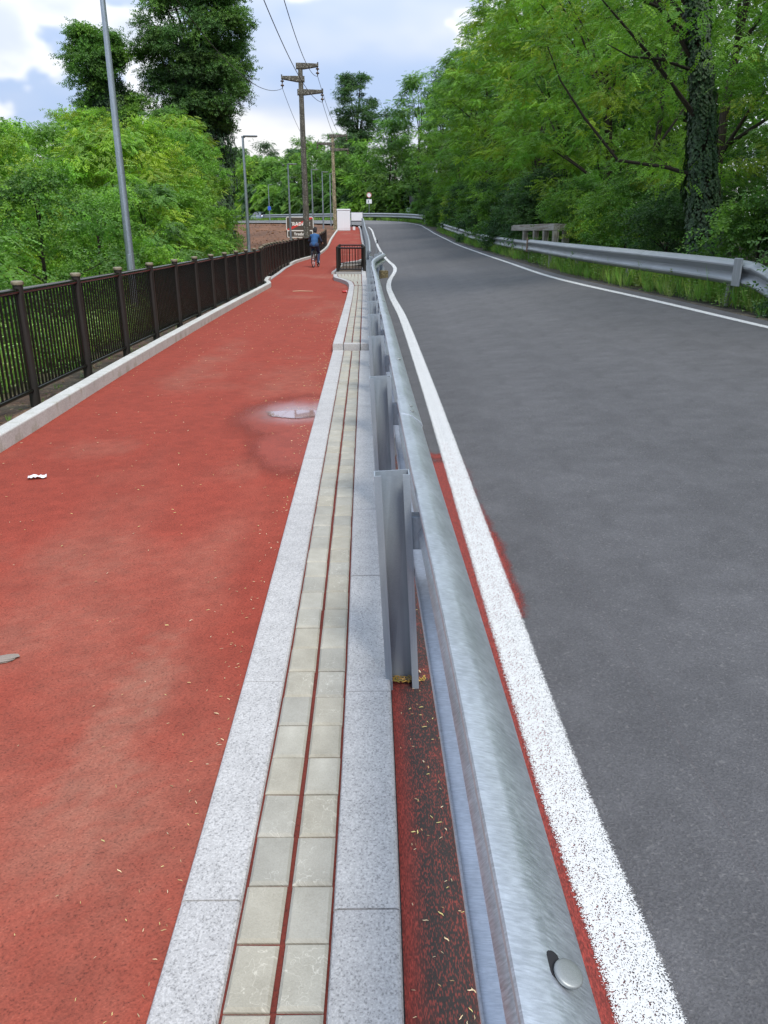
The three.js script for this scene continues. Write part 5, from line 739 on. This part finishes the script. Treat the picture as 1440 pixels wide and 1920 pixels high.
FT.forEach(([x, D, H, R, hue], i) => tree({ name: 'far_tree', label: FL[i], group: 'trees behind the far bend', x, D, H, R, hue, seed: seed++, c0: 0.04, clumps: Math.round(80 * (R / 3.5) ** 1.4 * (H / 10)), per: 34, rc: 0.85, size: 0.55, leaf: frondSparse, shape: bushShape, gaps: 0.2, limbs: 6, flat: 0.55 }));
// the rest of the wood, far off, as one mass
{
  const r = rng(4242), list = [], hues = [...HUE.mid, ...HUE.deep, ...HUE.fresh];
  const mass = (x, D, H, R, n) => { const y = groundH(x, D), c = hues[Math.floor(r() * hues.length)]; for (let k = 0; k < n; k++) { const a = r() * 6.2832, s = r(), q = R * Math.sqrt(r()) * bushShape(s), p = new THREE.Vector3(x + Math.cos(a) * q, y + s * H, -D + Math.sin(a) * q), kk = 0.7 + 0.6 * r(); list.push({ m: along(p, new THREE.Vector3(r() - 0.5, -0.15, r() - 0.5), 0.9 + 0.5 * r(), r, 0.5), c: lin(c[0] * kk, c[1] * kk, c[2] * kk) }); } };
  for (let k = 0; k < 26; k++) mass(14.5 + 5 * r(), 6 + k * 3.9, 11 + 4 * r(), 3.2, 420);
  for (let k = 0; k < 24; k++) mass(18 - k * 3.2, 124 + 6 * r() + Math.max(0, k - 8) * 2.2, 9 + 3 * r(), 4, 900);
  for (let k = 0; k < 34; k++) { const st = roadSt[0], x = 9 - k * 1.9, D = (x > 1 ? 99 : 97 - (x - 1) * 1.12) + 4 + 2 * r(); mass(x, D + (x < -20 ? 3 : 0), 3.6 + 2 * r(), 1.9, 420); }
  for (let k = 0; k < 14; k++) mass(-19 - 4 * r() - k * 0.9, 22 + k * 6, 4.2 + 1.2 * r() + k * 0.15, 3, 320);
  instances('distant_wood', frondSparse, M.leaf, list, scene, { label: 'dense green wood filling in behind the nearer trees', category: 'wood' });
}
// grass and weeds
{
  const r = rng(515), gl = [], wl2 = [], greens = [[0.17, 0.36, 0.035], [0.21, 0.39, 0.04], [0.12, 0.29, 0.03], [0.25, 0.36, 0.06]], put = (list, x, y, D, s, sy) => { const q = new THREE.Object3D(); q.position.set(x, y, -D); q.rotation.y = r() * 6.3; q.scale.set(s, s * sy, s); q.updateMatrix(); const c = greens[Math.floor(r() * 4)], k = 0.75 + 0.5 * r(); list.push({ m: q.matrix.clone(), c: lin(c[0] * k, c[1] * k, c[2] * k) }); };
  for (let i = 0; i < 5200; i++) { const D = 6 + 62 * Math.pow(r(), 1.5), st = roadAt(D), o = 0.22 + 2.0 * Math.pow(r(), 0.8), patch = fbm(D * 0.5, o, 3, 521); if (patch < 0.34 && o < 0.8) continue; put(gl, st[3] + o, st[5] - 0.03 - 0.03 * o, D, (0.18 + 0.30 * r()) * (o < 0.4 ? 0.7 : 1), 1 + 0.5 * r()); }
  for (let i = 0; i < 1500; i++) { const D = 8 + 40 * Math.pow(r(), 1.4), st = roadAt(D), o = 0.35 + 1.9 * r(); put(wl2, st[3] + o, st[5] - 0.05, D, 0.13 + 0.25 * r(), 1.1 + r() * 0.6); }
  for (let i = 0; i < 700; i++) { const s = roadSt.filter((q) => q[4] > 82 && q[4] < 130), st = s[Math.floor(r() * s.length)], W = Math.hypot(st[3] - st[0], st[4] - st[1]), o = 0.3 + 1.4 * r(); put(gl, st[3] + (st[3] - st[0]) / W * o, st[5] - 0.04, st[4] + (st[4] - st[1]) / W * o, 0.3 + 0.3 * r(), 1); }
  for (let i = 0; i < 260; i++) { const D = 4 + 22 * Math.pow(r(), 1.3); put(r() < 0.5 ? gl : wl2, pL(D) - 0.2 - 0.9 * r(), hP(D) - 0.09, D, 0.05 + 0.11 * r() * r(), 1.1); }
  for (let i = 0; i < 2600; i++) { const D = 4 + 26 * r(), x = fX(D) - 0.6 - 2.6 * r(); put(r() < 0.6 ? gl : wl2, x, groundH(x, D) - 0.02, D, 0.2 + 0.3 * r(), 1.1); }
  instances('grass', tuft, M.grass, gl, scene, { label: 'long grass on the verges beside the road and railing', category: 'grass' });
  instances('weeds', weed, M.grass, wl2, scene, { label: 'low leafy weeds on the verges beside the road and railing', category: 'weeds' });
}
shade(scene);
renderer.render(scene, camera);
